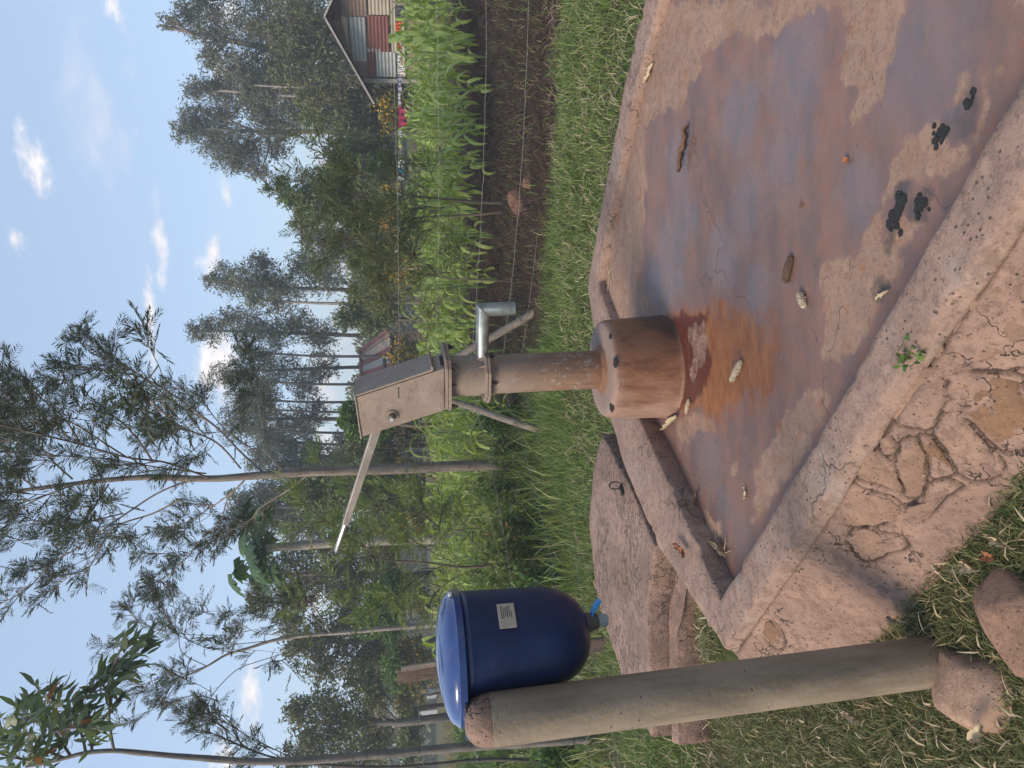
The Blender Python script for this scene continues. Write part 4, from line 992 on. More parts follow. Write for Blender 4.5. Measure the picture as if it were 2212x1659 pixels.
strip('dry_husk', [(1405, 180), (1416, 160), (1424, 138)], .012, 'husk', 'tan husk lying against the back rim', 'husk', curl=.012, seed=3)
strip('dry_husk', [(1425, 62), (1428, 40), (1423, 22)], .012, 'husk', 'forked straw husk beside the back rim near the picture edge', 'husk', curl=.014, seed=4)
strip('dry_leaf', [(1463, 1172), (1478, 1188), (1490, 1203)], .013, 'dry_leaf', 'curled orange dry leaf on top of the left rim', 'leaf', z=.088, curl=.014, seed=5)
strip('dry_leaf', [(1528, 1165), (1548, 1182), (1562, 1200)], .011, 'husk', 'folded pale dry leaf in the apron corner', 'leaf', curl=.016, seed=6)
strip('dry_leaf', [(1503, 1062), (1497, 1078), (1500, 1092)], .009, 'clod', 'small brown leaf lying along the foot of the left rim', 'leaf', curl=.01, seed=7)
strip('dry_leaf', [(1600, 1052), (1604, 1065), (1601, 1080)], .007, 'husk', 'tiny dry sprig on the blue-grey wet corner', 'leaf', curl=.006, seed=8)
strip('dry_husk', [(1884, 650), (1897, 640), (1912, 628)], .006, 'husk', 'yellow straw husk against the front rim', 'husk', curl=.008, seed=9)
strip('dry_husk', [(1318, 505), (1322, 495), (1326, 482)], .008, 'cob_pale', 'white scrap of husk beside the back rim', 'husk', curl=.008, seed=10)
strip('dry_leaf', [(1812, 350), (1817, 346), (1822, 341)], .010, 'dry_leaf', 'small star-shaped brown leaf on the wet floor', 'leaf', curl=.004, seed=11)
def sticks(name, items, label, cat, z=None, mat='husk', r=.0018):
    m = MB(); 
    c = P(*items[0][0], .02)
    for a, b in items:
        A = P(*a, .02 if z is None else z); B = P(*b, .02 if z is None else z)
        A[2] = (fz(A) if z is None else z)+.004; B[2] = (fz(B) if z is None else z)+.008; Mid = (A+B)/2+np.array([0, 0, .004])
        m.tube([A, Mid, B], [r, r, r*.6], 6)
    m.v = [(x-c[0], y-c[1], zz) for x, y, zz in m.v]
    o = link(name, m.me(name, True), MT[mat]); o.location = (c[0], c[1], 0); tag(o, label, cat)
sticks('straw', [((1312, 610), (1322, 560)), ((1318, 600), (1335, 575)), ((1328, 612), (1318, 540)), ((1320, 640), (1328, 585)), ((1335, 605), (1330, 580))], 'scatter of thin straws in the back corner of the apron', 'straw')
sticks('straw', [((1545, 1210), (1538, 1150)), ((1556, 1205), (1562, 1160)), ((1550, 1200), (1572, 1190))], 'few thin straws beside the folded leaf in the apron corner', 'straw')
def lumps(name, pts, r, label, cat, mat='dung', seed=0):
    rr = np.random.default_rng(seed); c = P(*pts[0], .01); m = MB(); V = []
    bm = bmesh.new()
    for (x, y, k) in [(p[0], p[1], q) for p in pts for q in range(10)]:
        p = P(x, y, .01)+np.array([*rr.normal(0, r*.75, 2), 0]); s = r*rr.uniform(.35, .85)
        res = bmesh.ops.create_icosphere(bm, subdivisions=2, radius=1)
        for v in res['verts']:
            q = np.array(v.co); kk = 1+.6*fbm(q[0]*2+x, q[1]*2+q[2]*2+k)+.5*fbm(q[0]*7+x, q[1]*7+q[2]*6+k)
            v.co = Vector((p[0]-c[0]+q[0]*s*kk, p[1]-c[1]+q[1]*s*kk, fz(p)+s*.06+q[2]*s*.32*kk))
    o = link(name, bm_mesh(name, bm, True), MT[mat]); o.location = (c[0], c[1], 0); tag(o, label, cat)
lumps('dung', [(1922, 478), (1932, 455), (1938, 425), (1928, 465)], .016, 'black wet dung smear on the pale dry patch of floor', 'dung', seed=1)
lumps('dung', [(1985, 440), (1978, 432)], .014, 'small black dung lump between the larger smear and front rim', 'dung', seed=2)
lumps('dung', [(2012, 300), (2030, 280)], .012, 'dark dung streak on the floor nearer the picture edge', 'dung', seed=3)
lumps('dung', [(2082, 222)], .011, 'lone dark dung blob beside a pale curved patch', 'dung', seed=4)
lumps('clod', [(1726, 440)], .008, 'single reddish clod on the open wet floor', 'clod', 'clod', seed=5)
# litter in the near grass and a weed rooted in the rim joint
strip('dry_husk', [(1838, 1540), (1850, 1548), (1868, 1556)], .016, 'cob_pale', 'white torn husk in the grass left of the post', 'husk', z=-.150, curl=.022, seed=21)
strip('dry_husk', [(1928, 1330), (1936, 1338), (1950, 1345)], .007, 'cob_pale', 'small white husk scrap in the grass between post and apron', 'husk', z=-.145, curl=.014, seed=22)
strip('dry_husk', [(2090, 1216), (2104, 1222), (2122, 1232)], .016, 'husk', 'pale broad husk in the grass beyond the reddish rock', 'husk', z=-.150, curl=.018, seed=23)
strip('dry_husk', [(2140, 1155), (2160, 1165), (2185, 1180)], .009, 'husk', 'long pale husk strip in the grass by the picture edge', 'husk', z=-.150, curl=.016, seed=24)
strip('dry_leaf', [(2135, 1196), (2146, 1200), (2160, 1206)], .014, 'dry_leaf', 'dark red dry leaf in the grass by the picture edge', 'leaf', z=-.150, curl=.014, seed=25)
strip('dry_husk', [(2105, 1600), (2125, 1585), (2140, 1565)], .012, 'husk', 'tan straw husk lying over the flat pale rock', 'husk', z=-.135, curl=.016, seed=26)
# ------------------------------------------------------------------ grass
OUTP = np.array(OUTER); DRAIN = np.array([(-.30, 4.22), (-.50, 4.42), (-.861, 4.60), (-1.283, 4.50), (-1.60, 4.05), (-1.72, 3.62), (-1.44, 3.60), (-1.05, 3.58), (-.77, 3.42), (-.52, 3.80)])
FOOT = np.array([A0[:2]+E_*1.0 for E_ in [np.array([-.05, .02])]]+[(A0+AE*s+AS*.62)[:2] for s in (-.05, .6, 1.2, 2.9)]+[(A0+AE*2.9)[:2]])
def blades(name, pos, h, w, lean, mat, label, cat=None, dry=.06, rng=RNG, parent=None):
    n = len(pos); az = rng.random(n)*2*math.pi; d = np.stack([np.cos(az), np.sin(az), np.zeros(n)], -1)
    fa = az+math.pi/2+rng.normal(0, .5, n); s = np.stack([np.cos(fa), np.sin(fa), np.zeros(n)], -1)
    ts = np.array([0, .38, .74, 1.0]); V = np.zeros((n, 8, 3))
    tw = rng.normal(0, .25, n)
    for i, t in enumerate(ts):
        c = pos + d*(lean*h*(t**1.6))[:, None] + s*(tw*h*t*t*.5)[:, None]
        c[:, 2] += h*(t - .45*np.clip(lean, 0, 1.6)*t*t)
        ww = w*(.75, 1.0, .62, .08)[i]
        V[:, i*2] = c - s*ww[:, None]*.5; V[:, i*2+1] = c + s*ww[:, None]*.5
    base = (np.arange(n)*8)[:, None, None]; q = np.array([[0, 1, 3, 2], [2, 3, 5, 4], [4, 5, 7, 6]])[None]
    F = (base+q).reshape(-1, 4)
    pn = np.clip(.5+1.6*fbm(pos[:, 0]*1.7+2, pos[:, 1]*1.7), 0, 1); sh = np.where(rng.random(n) < dry*(1.6-1.2*pn), 1.0, np.clip(rng.random(n)*.55+pn*.32, 0, .85)); sh = np.repeat(sh, 3)
    me = mesh_np(name, V.reshape(-1, 3), F, False, sh)
    o = link(name, me, MT[mat]); tag(o, label, cat, None, 'stuff'); return o
def scatter(n, x0, x1, y0, y1, keep, rng=RNG):
    p = np.stack([rng.uniform(x0, x1, n), rng.uniform(y0, y1, n)], -1); m = keep(p); p = p[m]
    return np.concatenate([p, ground_z(p[:, 0], p[:, 1])[:, None]-.004], 1)
def off_concrete(p, mg=.0):
    return (poly_sd(p, OUTP) < mg) & (poly_sd(p, DRAIN) < mg*.5) & (poly_sd(p, FOOT) < 0.0)
ROCKSPOT = [(*P(2175, 1345, -.16)[:2], .10), (*P(2085, 1500, -.19)[:2], .105), (-.817, 1.946, .06)]
def near_keep(p):
    k = off_concrete(p)
    patch = fbm(p[:, 0]*3.3+5, p[:, 1]*3.3); bare = patch > .03+.22*np.random.default_rng(1).random(len(p))
    for (x, y, r) in ROCKSPOT: k &= np.hypot(p[:, 0]-x, p[:, 1]-y) > r*(.75+.35*np.random.default_rng(2).random(len(p)))
    return k & ~bare
g = scatter(135000, -2.4, .75, .55, 3.6, near_keep)
n = len(g); hh = RNG.uniform(.016, .052, n)*(1+.8*fbm(g[:, 0]*2, g[:, 1]*2))
blades('lawn_grass', g, hh, RNG.uniform(.0022, .0044, n), RNG.uniform(.25, 1.3, n), 'grass_near', 'short olive creeping grass around the post foot', dry=.16)
g = scatter(1500, -2.2, .6, .6, 3.6, near_keep); n = len(g); g[:, 2] += .02
blades('dry_straw', g, RNG.uniform(.015, .055, n), RNG.uniform(.003, .009, n), RNG.uniform(.9, 1.5, n), 'straw', 'dry straw scraps lying in the near grass')
def mid_keep(p):
    fs = fence_side(p[:, 0], p[:, 1]); rr = np.random.default_rng(3).random(len(p))
    dens = np.where(p[:, 0] > .3, 1-sstep(-.85, -.15, fs+1.1*fbm(p[:, 0]*1.6, p[:, 1]*1.6))*.96, np.clip(1.0-sstep(.1, .7, fs)*.92, 0, 1))*(1-.5*sstep(.02, .25, fbm(p[:, 0]*1.4, p[:, 1]*1.4)))
    return off_concrete(p) & (rr < dens) & ~((p[:, 1] < 3.6) & (p[:, 0] < .9))
g = scatter(190000, -5.0, 6.5, 2.0, 8.3, mid_keep)
n = len(g); fs = fence_side(g[:, 0], g[:, 1]); tall = sstep(-2.6, -.4, fs)
hh = RNG.uniform(.028, .065, n)*(1+1.6*tall*(.5+fbm(g[:, 0]*1.9+3, g[:, 1]*1.9)+.45*RNG.random(n)))
blades('verge_grass', g, hh, RNG.uniform(.0035, .0072, n), RNG.uniform(.25, 1.2, n), 'grass_mid', 'green grass between the apron and the wire fence', dry=.07)
g = scatter(5200, -4.0, 5.0, 3.4, 6.0, off_concrete); n = len(g); g[:, 2] += .03
blades('dry_straw', g, RNG.uniform(.04, .10, n), RNG.uniform(.003, .007, n), RNG.uniform(1.2, 2.4, n), 'straw', 'dry straw scraps along the outer edge of the rim')
# weeds and dead mulch on the tilled soil beyond the fence
def soil_keep(p):
    fs = fence_side(p[:, 0], p[:, 1]); return (fs > -.35) & (p[:, 0] > -.2+.8*np.random.default_rng(4).random(len(p)))
g = scatter(20000, -1.0, 8.5, 3.8, 12.0, soil_keep); n = len(g); g[:, 2] += .02
blades('soil_mulch', g, RNG.uniform(.05, .17, n), RNG.uniform(.004, .009, n), RNG.uniform(.8, 2.4, n), 'mulch', 'dead brown stalks littering the tilled soil')
def far_keep(p): return (fence_side(p[:, 0], p[:, 1]) > .2) & ((p[:, 0] < -.3) | (p[:, 1] > 15))
g = scatter(36000, -14, 0, 5.0, 15, far_keep); n = len(g)
blades('rough_grass', g, RNG.uniform(.12, .40, n), RNG.uniform(.007, .015, n), RNG.uniform(.2, .9, n), 'grass_mid', 'rank grass beyond the left wire fence', dry=.15)
g = scatter(26000, -26, 26, 15, 30, far_keep); n = len(g)
blades('field_grass', g, RNG.uniform(.25, .6, n), RNG.uniform(.015, .03, n), RNG.uniform(.2, .7, n), 'dead_grass', 'tall dry field grass below the far trees')

# ------------------------------------------------------------------ wire fence round the pump
def post_at(x, y): return np.array([x, y, float(ground_z(np.array([x]), np.array([y]))[0])])
def pole(name, a, b, r0, r1, mat, parent=None, seed=0, seg=10, flat=None):
    a = np.asarray(a, float); b = np.asarray(b, float); rr = np.random.default_rng(seed); pts = []; rad = []
    for t in np.linspace(0, 1, 9):
        pts.append(a+(b-a)*t+rr.normal(0, r0*.10, 3)); rad.append((r0+(r1-r0)*t)*(1+.06*rr.standard_normal()))
    m = MB(); m.tube(pts, rad, seg); me = m.me(name, True, 60)
    if parent is None: return link(name, me, MT[mat])
    return child(name, me, MT[mat], parent)
cp = np.array([.03, 7.55]); cpz = post_at(*cp)
s1 = P(1166, 936, -.2); s2 = P(1153, 668, -.2); topc = np.array([cp[0], cp[1]-.04, 1.02])
fc = empty('corner_post', (cp[0], cp[1], -.2), 'braced wooden corner post standing straight behind the pump', 'fence post')
pole('post', (cp[0], cp[1], -.35), (cp[0], cp[1], 1.15), .045, .04, 'wood_grey', fc, 1)
pole('brace', s1+np.array([0, 0, -.06]), topc+np.array([-.02, 0, -.08]), .037, .030, 'wood_grey', fc, 2).__setitem__('label', 'left leaning wooden brace')
pole('brace', s2+np.array([0, 0, -.06]), topc+np.array([.02, 0, -.06]), .040, .030, 'wood_grey', fc, 3).__setitem__('label', 'right leaning wooden brace')
lp0 = Q(835, 1458, 5.15)
lpp = empty('fence_board_post', (lp0[0], 5.15, -.2), 'flat grey-brown board post behind the blue tank lid', 'fence post')
m = MB(); m.box((lp0[0]+.02, 5.15, .48), .085, .045, 1.50, [np.array([1, .1, 0]), np.array([-.1, 1, 0]), np.array([-.05, 0, 1])]); 
child('board', m.me('board', bevel=.004), MT['wood_brown'], lpp)
m = MB(); m.box((lp0[0]+.055, 5.115, .93), .03, .03, .55, [np.array([1, .1, 0]), np.array([-.1, 1, 0]), np.array([-.05, 0, 1])]); child('batten', m.me('batten', bevel=.003), MT['wood_grey'], lpp)
def wire(name, a, b, sag, parent, seed=0):
    a = np.asarray(a, float); b = np.asarray(b, float); L = np.linalg.norm(b-a); n = int(L/.07); m = MB(); rr = np.random.default_rng(seed)
    C = [a+(b-a)*t-np.array([0, 0, sag*4*t*(1-t)])+rr.normal(0, .002, 3) for t in np.linspace(0, 1, n)]
    m.tube(C, .0014, 5, False)
    for i in range(1, n-1, 2):
        if i % 4 == 1:
            for q in range(2):
                d = rr.normal(0, 1, 3); d = d/np.linalg.norm(d)*.013; m.tube([C[i]-d, C[i]+d], .0010, 4, False)
    child(name, m.me(name, True), MT['wire'], parent)
fl = empty('barbed_wire_fence', (-1.2, 6.3, -.2), 'barbed wire fence running left from the corner post', 'wire fence')
fr = empty('barbed_wire_fence', (2.0, 6.6, -.2), 'barbed wire fence running right past the tilled soil', 'wire fence')
LE = np.array([lp0[0], 5.13]); RE = np.array([4.3, 5.05])
for k, (z0, z1) in enumerate([(1.08, 1.12), (.74, .80), (.40, .42), (.10, .10), (-.08, -.07)]):
    wire('wire', (cp[0], cp[1]-.04, z0), (LE[0], LE[1], z1), .03+.01*k, fl, k)
    wire('wire', (LE[0], LE[1], z1), (LE[0]-2.2, LE[1]-1.7, z1), .03, fl, k+9)
    wire('wire', (cp[0]+.04, cp[1], z0), (RE[0], RE[1], z1-.02), .06+.015*k, fr, k+20)
pole('post', (RE[0], RE[1], -.4), (RE[0], RE[1], 1.2), .045, .04, 'wood_grey', fr, 8)

# ------------------------------------------------------------------ maize
def leaf_strip(L, W, arch, droop, n=7, tw=0.0, seed=0):
    """arching maize leaf along +X from the origin; V folded; returns verts, quads"""
    rr = np.random.default_rng(seed); V = []; x = z = 0.0; ang = arch
    for i in range(n+1):
        t = i/n; w = W*(.35+1.6*t)*(1-t)**.75*1.1 if t < 1 else .001; w = max(w, .002); wob = .012*math.sin(7*t+seed)
        V += [(x, -w*.5+wob, z+w*.22), (x, wob, z), (x, w*.5+wob, z+w*.22)]
        ang -= droop/n*(1+1.2*t); x += L/n*math.cos(ang); z += L/n*math.sin(ang)
    F = [(i*3+k, i*3+k+1, i*3+4+k, i*3+3+k) for i in range(n) for k in range(2)]
    return np.array(V), F
LEAF = []
for k in range(6):
    V, F = leaf_strip(.50+.10*(k % 3), .078+.016*(k % 2), (1.25, 1.05, .95)[k % 3], (1.7, 2.0, 2.4)[(k+1) % 3], 8, 0, k)
    me = mesh_np('maize_leaf', V, np.array(F), True, .15+.7*np.random.default_rng(k).random(len(F))); me.materials.append(MT['corn_leaf']); LEAF.append((me, V, np.array(F)))
def stalk_mesh(h, seed):
    m = MB(); rr = np.random.default_rng(seed); m.tube([(rr.normal(0, .006), rr.normal(0, .006), -.05+(h+.05)*t) for t in np.linspace(0, 1, 7)], [.016, .015, .014, .012, .010, .008, .004], 6); me = m.me('maize_stalk', True); me.materials.append(MT['corn_stalk']); return me
def plan(h, seed):
    rr = np.random.default_rng(seed); out = []; az = rr.random()*6.28
    for k in range(9):
        z = h*(.12+.095*k); az += math.pi+rr.normal(0, .35); out.append((int(rr.integers(6)), z, az, (.75+.35*math.sin(math.pi*(k+1)/10))*rr.uniform(.85, 1.15), -.30*(k > 6)))
    return out
def rotm(az, pitch):
    c, s = math.cos(az), math.sin(az); cp_, sp_ = math.cos(pitch), math.sin(pitch)
    return np.array([[c, -s, 0], [s, c, 0], [0, 0, 1]]) @ np.array([[cp_, 0, sp_], [0, 1, 0], [-sp_, 0, cp_]])
STK = [stalk_mesh(h, i) for i, h in enumerate((.85, .95, 1.05))]; SH = (.85, .95, 1.05)
def full_mesh(seed, h):
    V = []; F = []; S = []; o = 0
    v, f = tube([(0, 0, -.05), (0, 0, h)], [.015, .005], 4, False); V.append(np.array(v)); F.append(np.array(f)); S.append(np.full(len(f), .3)); o = len(v)
    for (k, z, az, sc, pt) in plan(h, seed):
        v = LEAF[k][1]*sc @ rotm(az, pt).T + [0, 0, z]; V.append(v); F.append(LEAF[k][2]+o); S.append(.1+.75*np.random.default_rng(seed+k).random(len(LEAF[k][2]))); o += len(v)
    return np.concatenate(V), np.concatenate(F), np.concatenate(S)
FULL = []
for i in range(5):
    V, F, S = full_mesh(40+i, SH[i % 3]); me = mesh_np('maize', V, F, True, S); me.materials.append(MT['corn_leaf']); FULL.append((me, V, F, S))
spots = []
rr = np.random.default_rng(12)
y = 8.2
while y < 19.5:
    x = -.36*y
    while x < .62*y+.8:
        x += rr.uniform(.30, .52)*(1 if y < 13 else 1.35); yy = y+rr.normal(0, .10); edge = 8.5-.10*np.clip(1.9-x, -1.2, 3)*(x < 1.9)+.10*np.clip(x-2.2, 0, 5)+.5*math.sin(x*1.7)
        if x < -.9: edge = 9.3+(-x-.9)*.5
        if yy < edge or rr.random() < .07: continue
        if abs(x+.85) < .28 and yy < 8.9: continue
        spots.append((x, yy))
    y += .72
spots.sort(key=lambda p: p[1])
clab = 'green maize plant with arching leaves in the field beyond the fence'; cgrp = 'maize plants in the field'
NIND = min(300, len(spots)); 
for i, (x, y) in enumerate(spots[:NIND]):
    z = float(ground_z(np.array([x]), np.array([y]))[0]); sc = rr.uniform(.72, 1.12)*(.85 if y < 9.0 else (1.0 if y < 11.5 else .80)); rz = rr.random()*6.28
    if i < 110:
        k = int(rr.integers(3)); o = link('maize_plant', STK[k]); o.location = (x, y, z); o.scale = (sc, sc, sc); o.rotation_euler = (rr.normal(0, .05), rr.normal(0, .05), rz)
        for (lk, lz, az, ls, pt) in plan(SH[k], 100+i):
            c = link('leaf', LEAF[lk][0], None, o); c.location = (0, 0, lz); c.rotation_euler = (0, pt, az); c.scale = (ls, ls, ls)
    else:
        o = link('maize_plant', FULL[int(rr.integers(5))][0]); o.location = (x, y, z); o.scale = (sc, sc, sc); o.rotation_euler = (0, 0, rz)
    tag(o, clab, 'maize plant', cgrp)
rest = spots[NIND:]
if rest:
    V = []; F = []; S = []; o_ = 0
    for (x, y) in rest:
        me, v, f, s = FULL[int(rr.integers(5))]; sc = rr.uniform(.6, .82); q = v*sc @ rotm(rr.random()*6.28, 0).T + [x, y, float(ground_z(np.array([x]), np.array([y]))[0])]
        V.append(q); F.append(f+o_); S.append(s); o_ += len(q)
    o = link('maize_field', mesh_np('maize_field', np.concatenate(V), np.concatenate(F), True, np.concatenate(S)), MT['corn_leaf']); tag(o, 'farther rows of the maize field', None, None, 'stuff')
# ------------------------------------------------------------------ trees
def unit(v): return v/(np.linalg.norm(v, axis=-1, keepdims=True)+1e-9)
def diamonds(c, d, L, W, rng, side=None):
    """leaf quads: base, left, tip, right"""
    n = len(c)
    if side is None: side = unit(np.cross(d, rng.normal(0, 1, (n, 3))))
    nrm = np.cross(d, side); L = np.broadcast_to(L, n)[:, None]; W = np.broadcast_to(W, n)[:, None]
    m = c+d*L*.45-nrm*W*.18
    V = np.stack([c, m-side*W*.5, c+d*L, m+side*W*.5], 1).reshape(-1, 3)
    return V, np.arange(n*4).reshape(n, 4)
def fronds(c, d, L, rng, pairs=7, lw=.062, ll=.40):
    n = len(c); s = unit(np.cross(d, np.array([0, 0, 1.])+rng.normal(0, .45, (n, 3)))); dn = np.array([0, 0, -1.])
    CC = []; DD = []; LL = []; SS = []
    L = np.broadcast_to(L, n)
    for j in range(pairs):
        t = .12+.78*j/(pairs-1); prof = math.sin(math.pi*(.22+.62*t))
        for sg in (-1, 1):
            CC.append(c+d*(L*t)[:, None]+dn*(L*.10*t*t)[:, None]); DD.append(unit(d*.75+s*sg*.8+rng.normal(0, .12, (n, 3)))); LL.append(L*ll*prof); SS.append(rng.random(n))
    CC.append(c+d*(L*.85)[:, None]+dn*(L*.08)[:, None]); DD.append(d); LL.append(L*ll*.6); SS.append(rng.random(n))
    CC = np.concatenate(CC); DD = np.concatenate(DD); LL = np.concatenate(LL)
    V, F = diamonds(CC, DD, LL, np.maximum(LL*lw*2.2, .0035), rng)
    # rachis
    w = s*.0022; R4 = np.stack([c-w, c+w, c+d*(L*.9)[:, None]+w*.4, c+d*(L*.9)[:, None]-w*.4], 1).reshape(-1, 3)
    base = rng.random(n)*.6; sh = np.concatenate([np.tile(base, pairs*2+1)+.3*rng.random(len(CC)), np.full(n, .2)])
    return np.concatenate([V, R4]), np.concatenate([F, np.arange(n*4).reshape(n, 4)+len(V)]), sh
def smoothpath(pts, n):
    pts = np.array(pts, float); t = np.linspace(0, len(pts)-1, n); k = np.clip(t.astype(int), 0, len(pts)-2); f = (t-k)[:, None]
    p0 = pts[np.maximum(k-1, 0)]; p1 = pts[k]; p2 = pts[k+1]; p3 = pts[np.minimum(k+2, len(pts)-1)]
    return .5*((2*p1)+(-p0+p2)*f+(2*p0-5*p1+4*p2-p3)*f*f+(-p0+3*p1-3*p2+p3)*f**3)
def frond_tree(name, label, Y, conv, trunk, tr, branches, seed, mat, bark, flen=.2, dens=9.0, cat='tree', spread=1.4, start=.22, nf=6, twl=(.14, .34), pairs=8, br_r=.16, lift=.25):
    rng = np.random.default_rng(seed); m = MB()
    T = smoothpath([Q(*conv(*p), Y) for p in trunk], 26); gz = float(ground_z(T[:1, 0], T[:1, 1])[0])
    T[0, 2] = min(T[0, 2], gz-.05); m.tube(T, list((tr[1]+(tr[0]-tr[1])*np.linspace(1, 0, len(T))**1.25)*(1+.05*rng.standard_normal(len(T)))), 9)
    FC = []; FD = []; fl = []
    def twigs(path, lo):
        seg = np.linalg.norm(np.diff(path, axis=0), axis=1); L = seg.sum(); n = max(3, int(L*dens*(1-lo)))
        for q in range(n):
            t = lo+(1-lo)*rng.random()**.5; i = min(int(t*(len(path)-1)), len(path)-2); p = path[i]+(path[i+1]-path[i])*rng.random()
            bd = unit(path[i+1]-path[i]); d = unit(bd*.8+rng.normal(0, .55, 3)+np.array([0, 0, lift])); tl = rng.uniform(*twl)
            m.tube([p, p+d*tl*.5, p+d*tl], [.006, .004, .002], 4, False)
            for w in range(nf):
                s = .25+.75*rng.random(); FC.append(p+d*tl*s); FD.append(unit(d*.7+rng.normal(0, .55, 3)+np.array([0, 0, .15]))); fl.append(flen*rng.uniform(.65, 1.2))
        for w in range(nf):
            FC.append(path[-1]); FD.append(unit(unit(path[-1]-path[-2])+rng.normal(0, .45, 3))); fl.append(flen*rng.uniform(.7, 1.2))
    for b in branches:
        off = rng.normal(0, spread); pts = [Q(*conv(*p), Y+off*(i/(len(b)-1))**.9) for i, p in enumerate(b)]
        path = smoothpath(pts, 4*len(b)); r0 = tr[0]*br_r*rng.uniform(.7, 1.1)
        m.tube(path, list(np.linspace(r0, .005, len(path))), 6); twigs(path, start)
        # forked side shoots
        for q in range(max(1, int(len(b)*.55))):
            i = int((.3+.6*rng.random())*(len(path)-1)); bd = unit(path[min(i+1, len(path)-1)]-path[i-1]); d = unit(bd+rng.normal(0, .6, 3)+np.array([0, 0, .3])); l = rng.uniform(.3, .75)*Y/8.2
            sp_ = smoothpath([path[i], path[i]+d*l*.5+rng.normal(0, .04, 3), path[i]+d*l+np.array([0, 0, .10])], 7); m.tube(sp_, list(np.linspace(r0*.4, .003, 7)), 5, False); twigs(sp_, .15)
    twigs(T[int(len(T)*.66):], .3)
    root = empty(name, (T[0, 0], T[0, 1], gz), label, cat)
    child('trunk', m.me('trunk', True), MT[bark], root)
    V, F, S = fronds(np.array(FC), np.array(FD), np.array(fl), rng, pairs)
    child('crown', mesh_np('crown', V, F, False, np.clip(S, 0, .86)), MT[mat], root)
    return root
cA = lambda x, y: (x/2.5604, 648+y/2.5604)
frond_tree('silky_oak_tree', 'tall feathery tree with a pale notched trunk left of the pump', 8.25, cA,
    [(2900, 905), (2500, 920), (2074, 940), (1770, 950), (1500, 965), (1160, 990), (850, 980), (600, 995), (300, 1030), (0, 1070), (-300, 1110), (-520, 1120)], (.064, .011),
    [[(1160, 985), (1040, 940), (900, 895), (700, 870), (450, 800), (250, 750), (50, 700), (-80, 670)], [(1140, 960), (900, 930), (600, 880), (300, 860), (0, 840), (-150, 830)],
     [(1450, 950), (1330, 840), (1180, 690), (1000, 590), (880, 500), (750, 400), (600, 300), (480, 200)], [(1330, 930), (1200, 790), (1000, 700), (880, 600), (820, 540)], [(1180, 690), (950, 520), (760, 420), (560, 390), (420, 360)],
     [(1590, 960), (1490, 850), (1440, 600), (1400, 400), (1370, 290)], [(1520, 955), (1400, 830), (1250, 720), (1150, 600), (1100, 520)], [(1160, 990), (1020, 1010), (870, 1070), (700, 1180), (540, 1290), (400, 1390), (280, 1460), (150, 1600), (0, 1680)],
     [(1340, 1010), (1250, 1090), (1050, 1220), (900, 1280)], [(1350, 1000), (1260, 1100), (1220, 1220), (1130, 1310), (1050, 1410), (940, 1510), (860, 1560)], [(500, 1000), (330, 1050), (150, 1130), (0, 1220), (-100, 1290)],
     [(1700, 970), (1580, 1060), (1440, 1150), (1380, 1220), (1250, 1290)], [(680, 1180), (520, 1220), (400, 1240), (330, 1250)], [(850, 900), (760, 770), (680, 680), (600, 620)], [(450, 800), (350, 650), (200, 520), (60, 400)],
     [(700, 870), (560, 780), (420, 690), (300, 640)], [(1000, 1100), (850, 1180), (650, 1250), (550, 1380), (480, 1490), (330, 1530)], [(600, 1020), (500, 1180)], [(400, 990), (300, 900), (200, 800), (80, 760)], [(300, 860), (150, 800), (0, 740)],
     [(200, 1040), (80, 960), (-60, 900)], [(-200, 1090), (-320, 1000), (-450, 950)], [(-150, 1090), (-280, 1180), (-400, 1260)]],
    5, 'grevillea', 'bark_mid', .20, 8.0)
cB = lambda x, y: (x/2.1558, 1188+y/2.1558)
frond_tree('silky_oak_tree', 'slender feathery tree rising behind the blue tank lid', 9.6, cB,
    [(2500, 300), (2050, 345), (1800, 365), (1600, 385), (1450, 395), (1280, 420), (1150, 460), (1050, 490), (950, 550), (830, 600)], (.036, .010),
    [[(1280, 420), (1050, 440), (1000, 400), (880, 395), (750, 375), (640, 330), (600, 280)], [(1050, 490), (960, 540), (830, 590), (770, 650)], [(1330, 480), (1200, 520), (1100, 560), (1000, 660), (970, 720)], [(1330, 400), (1200, 385), (1130, 350), (1050, 310)],
     [(1100, 480), (950, 450), (880, 420), (850, 390)], [(960, 540), (850, 480), (830, 400), (800, 350)], [(1540, 390), (1440, 230), (1400, 190)], [(1530, 380), (1410, 270), (1330, 240)], [(1400, 400), (1300, 290), (1220, 240)], [(1400, 400), (1280, 330), (1180, 290)], [(1450, 400), (1380, 470), (1300, 520)]],
    9, 'grevillea', 'bark_pale', .19, 5.5, spread=.9, nf=4, twl=(.10, .26), start=.35)
# feathery saplings by the fence
frond_tree('feathery_sapling', 'thin dark feathery sapling standing in the wire right of the spout', 8.3, lambda x, y: (x, y), [(1130, 436), (1060, 438), (980, 432), (900, 425), (820, 430), (760, 428)], (.022, .006),
    [[(1000, 434), (930, 460), (880, 490)], [(960, 432), (900, 400), (860, 375)], [(900, 425), (840, 455), (790, 480)], [(880, 426), (830, 395), (780, 375)], [(840, 430), (780, 450), (730, 465)], [(820, 430), (760, 410), (715, 400)], [(980, 432), (940, 395), (930, 370)], [(930, 430), (880, 470), (860, 510)]], 21, 'cypress', 'bark_stem', .24, 8, 'tree', .35, .1, 4, (.12, .3), 8)
frond_tree('feathery_sapling', 'second stem of dark feathery sapling nearer the pump spout', 8.6, lambda x, y: (x, y), [(1120, 452), (1050, 462), (980, 466), (900, 470), (800, 490)], (.018, .005),
    [[(1000, 465), (940, 490), (900, 520)], [(940, 468), (880, 500), (840, 540)], [(900, 470), (850, 460), (800, 455)], [(860, 480), (810, 510), (770, 530)]], 22, 'cypress', 'bark_stem', .22, 7, 'tree', .35, .1, 4, (.12, .3), 8)
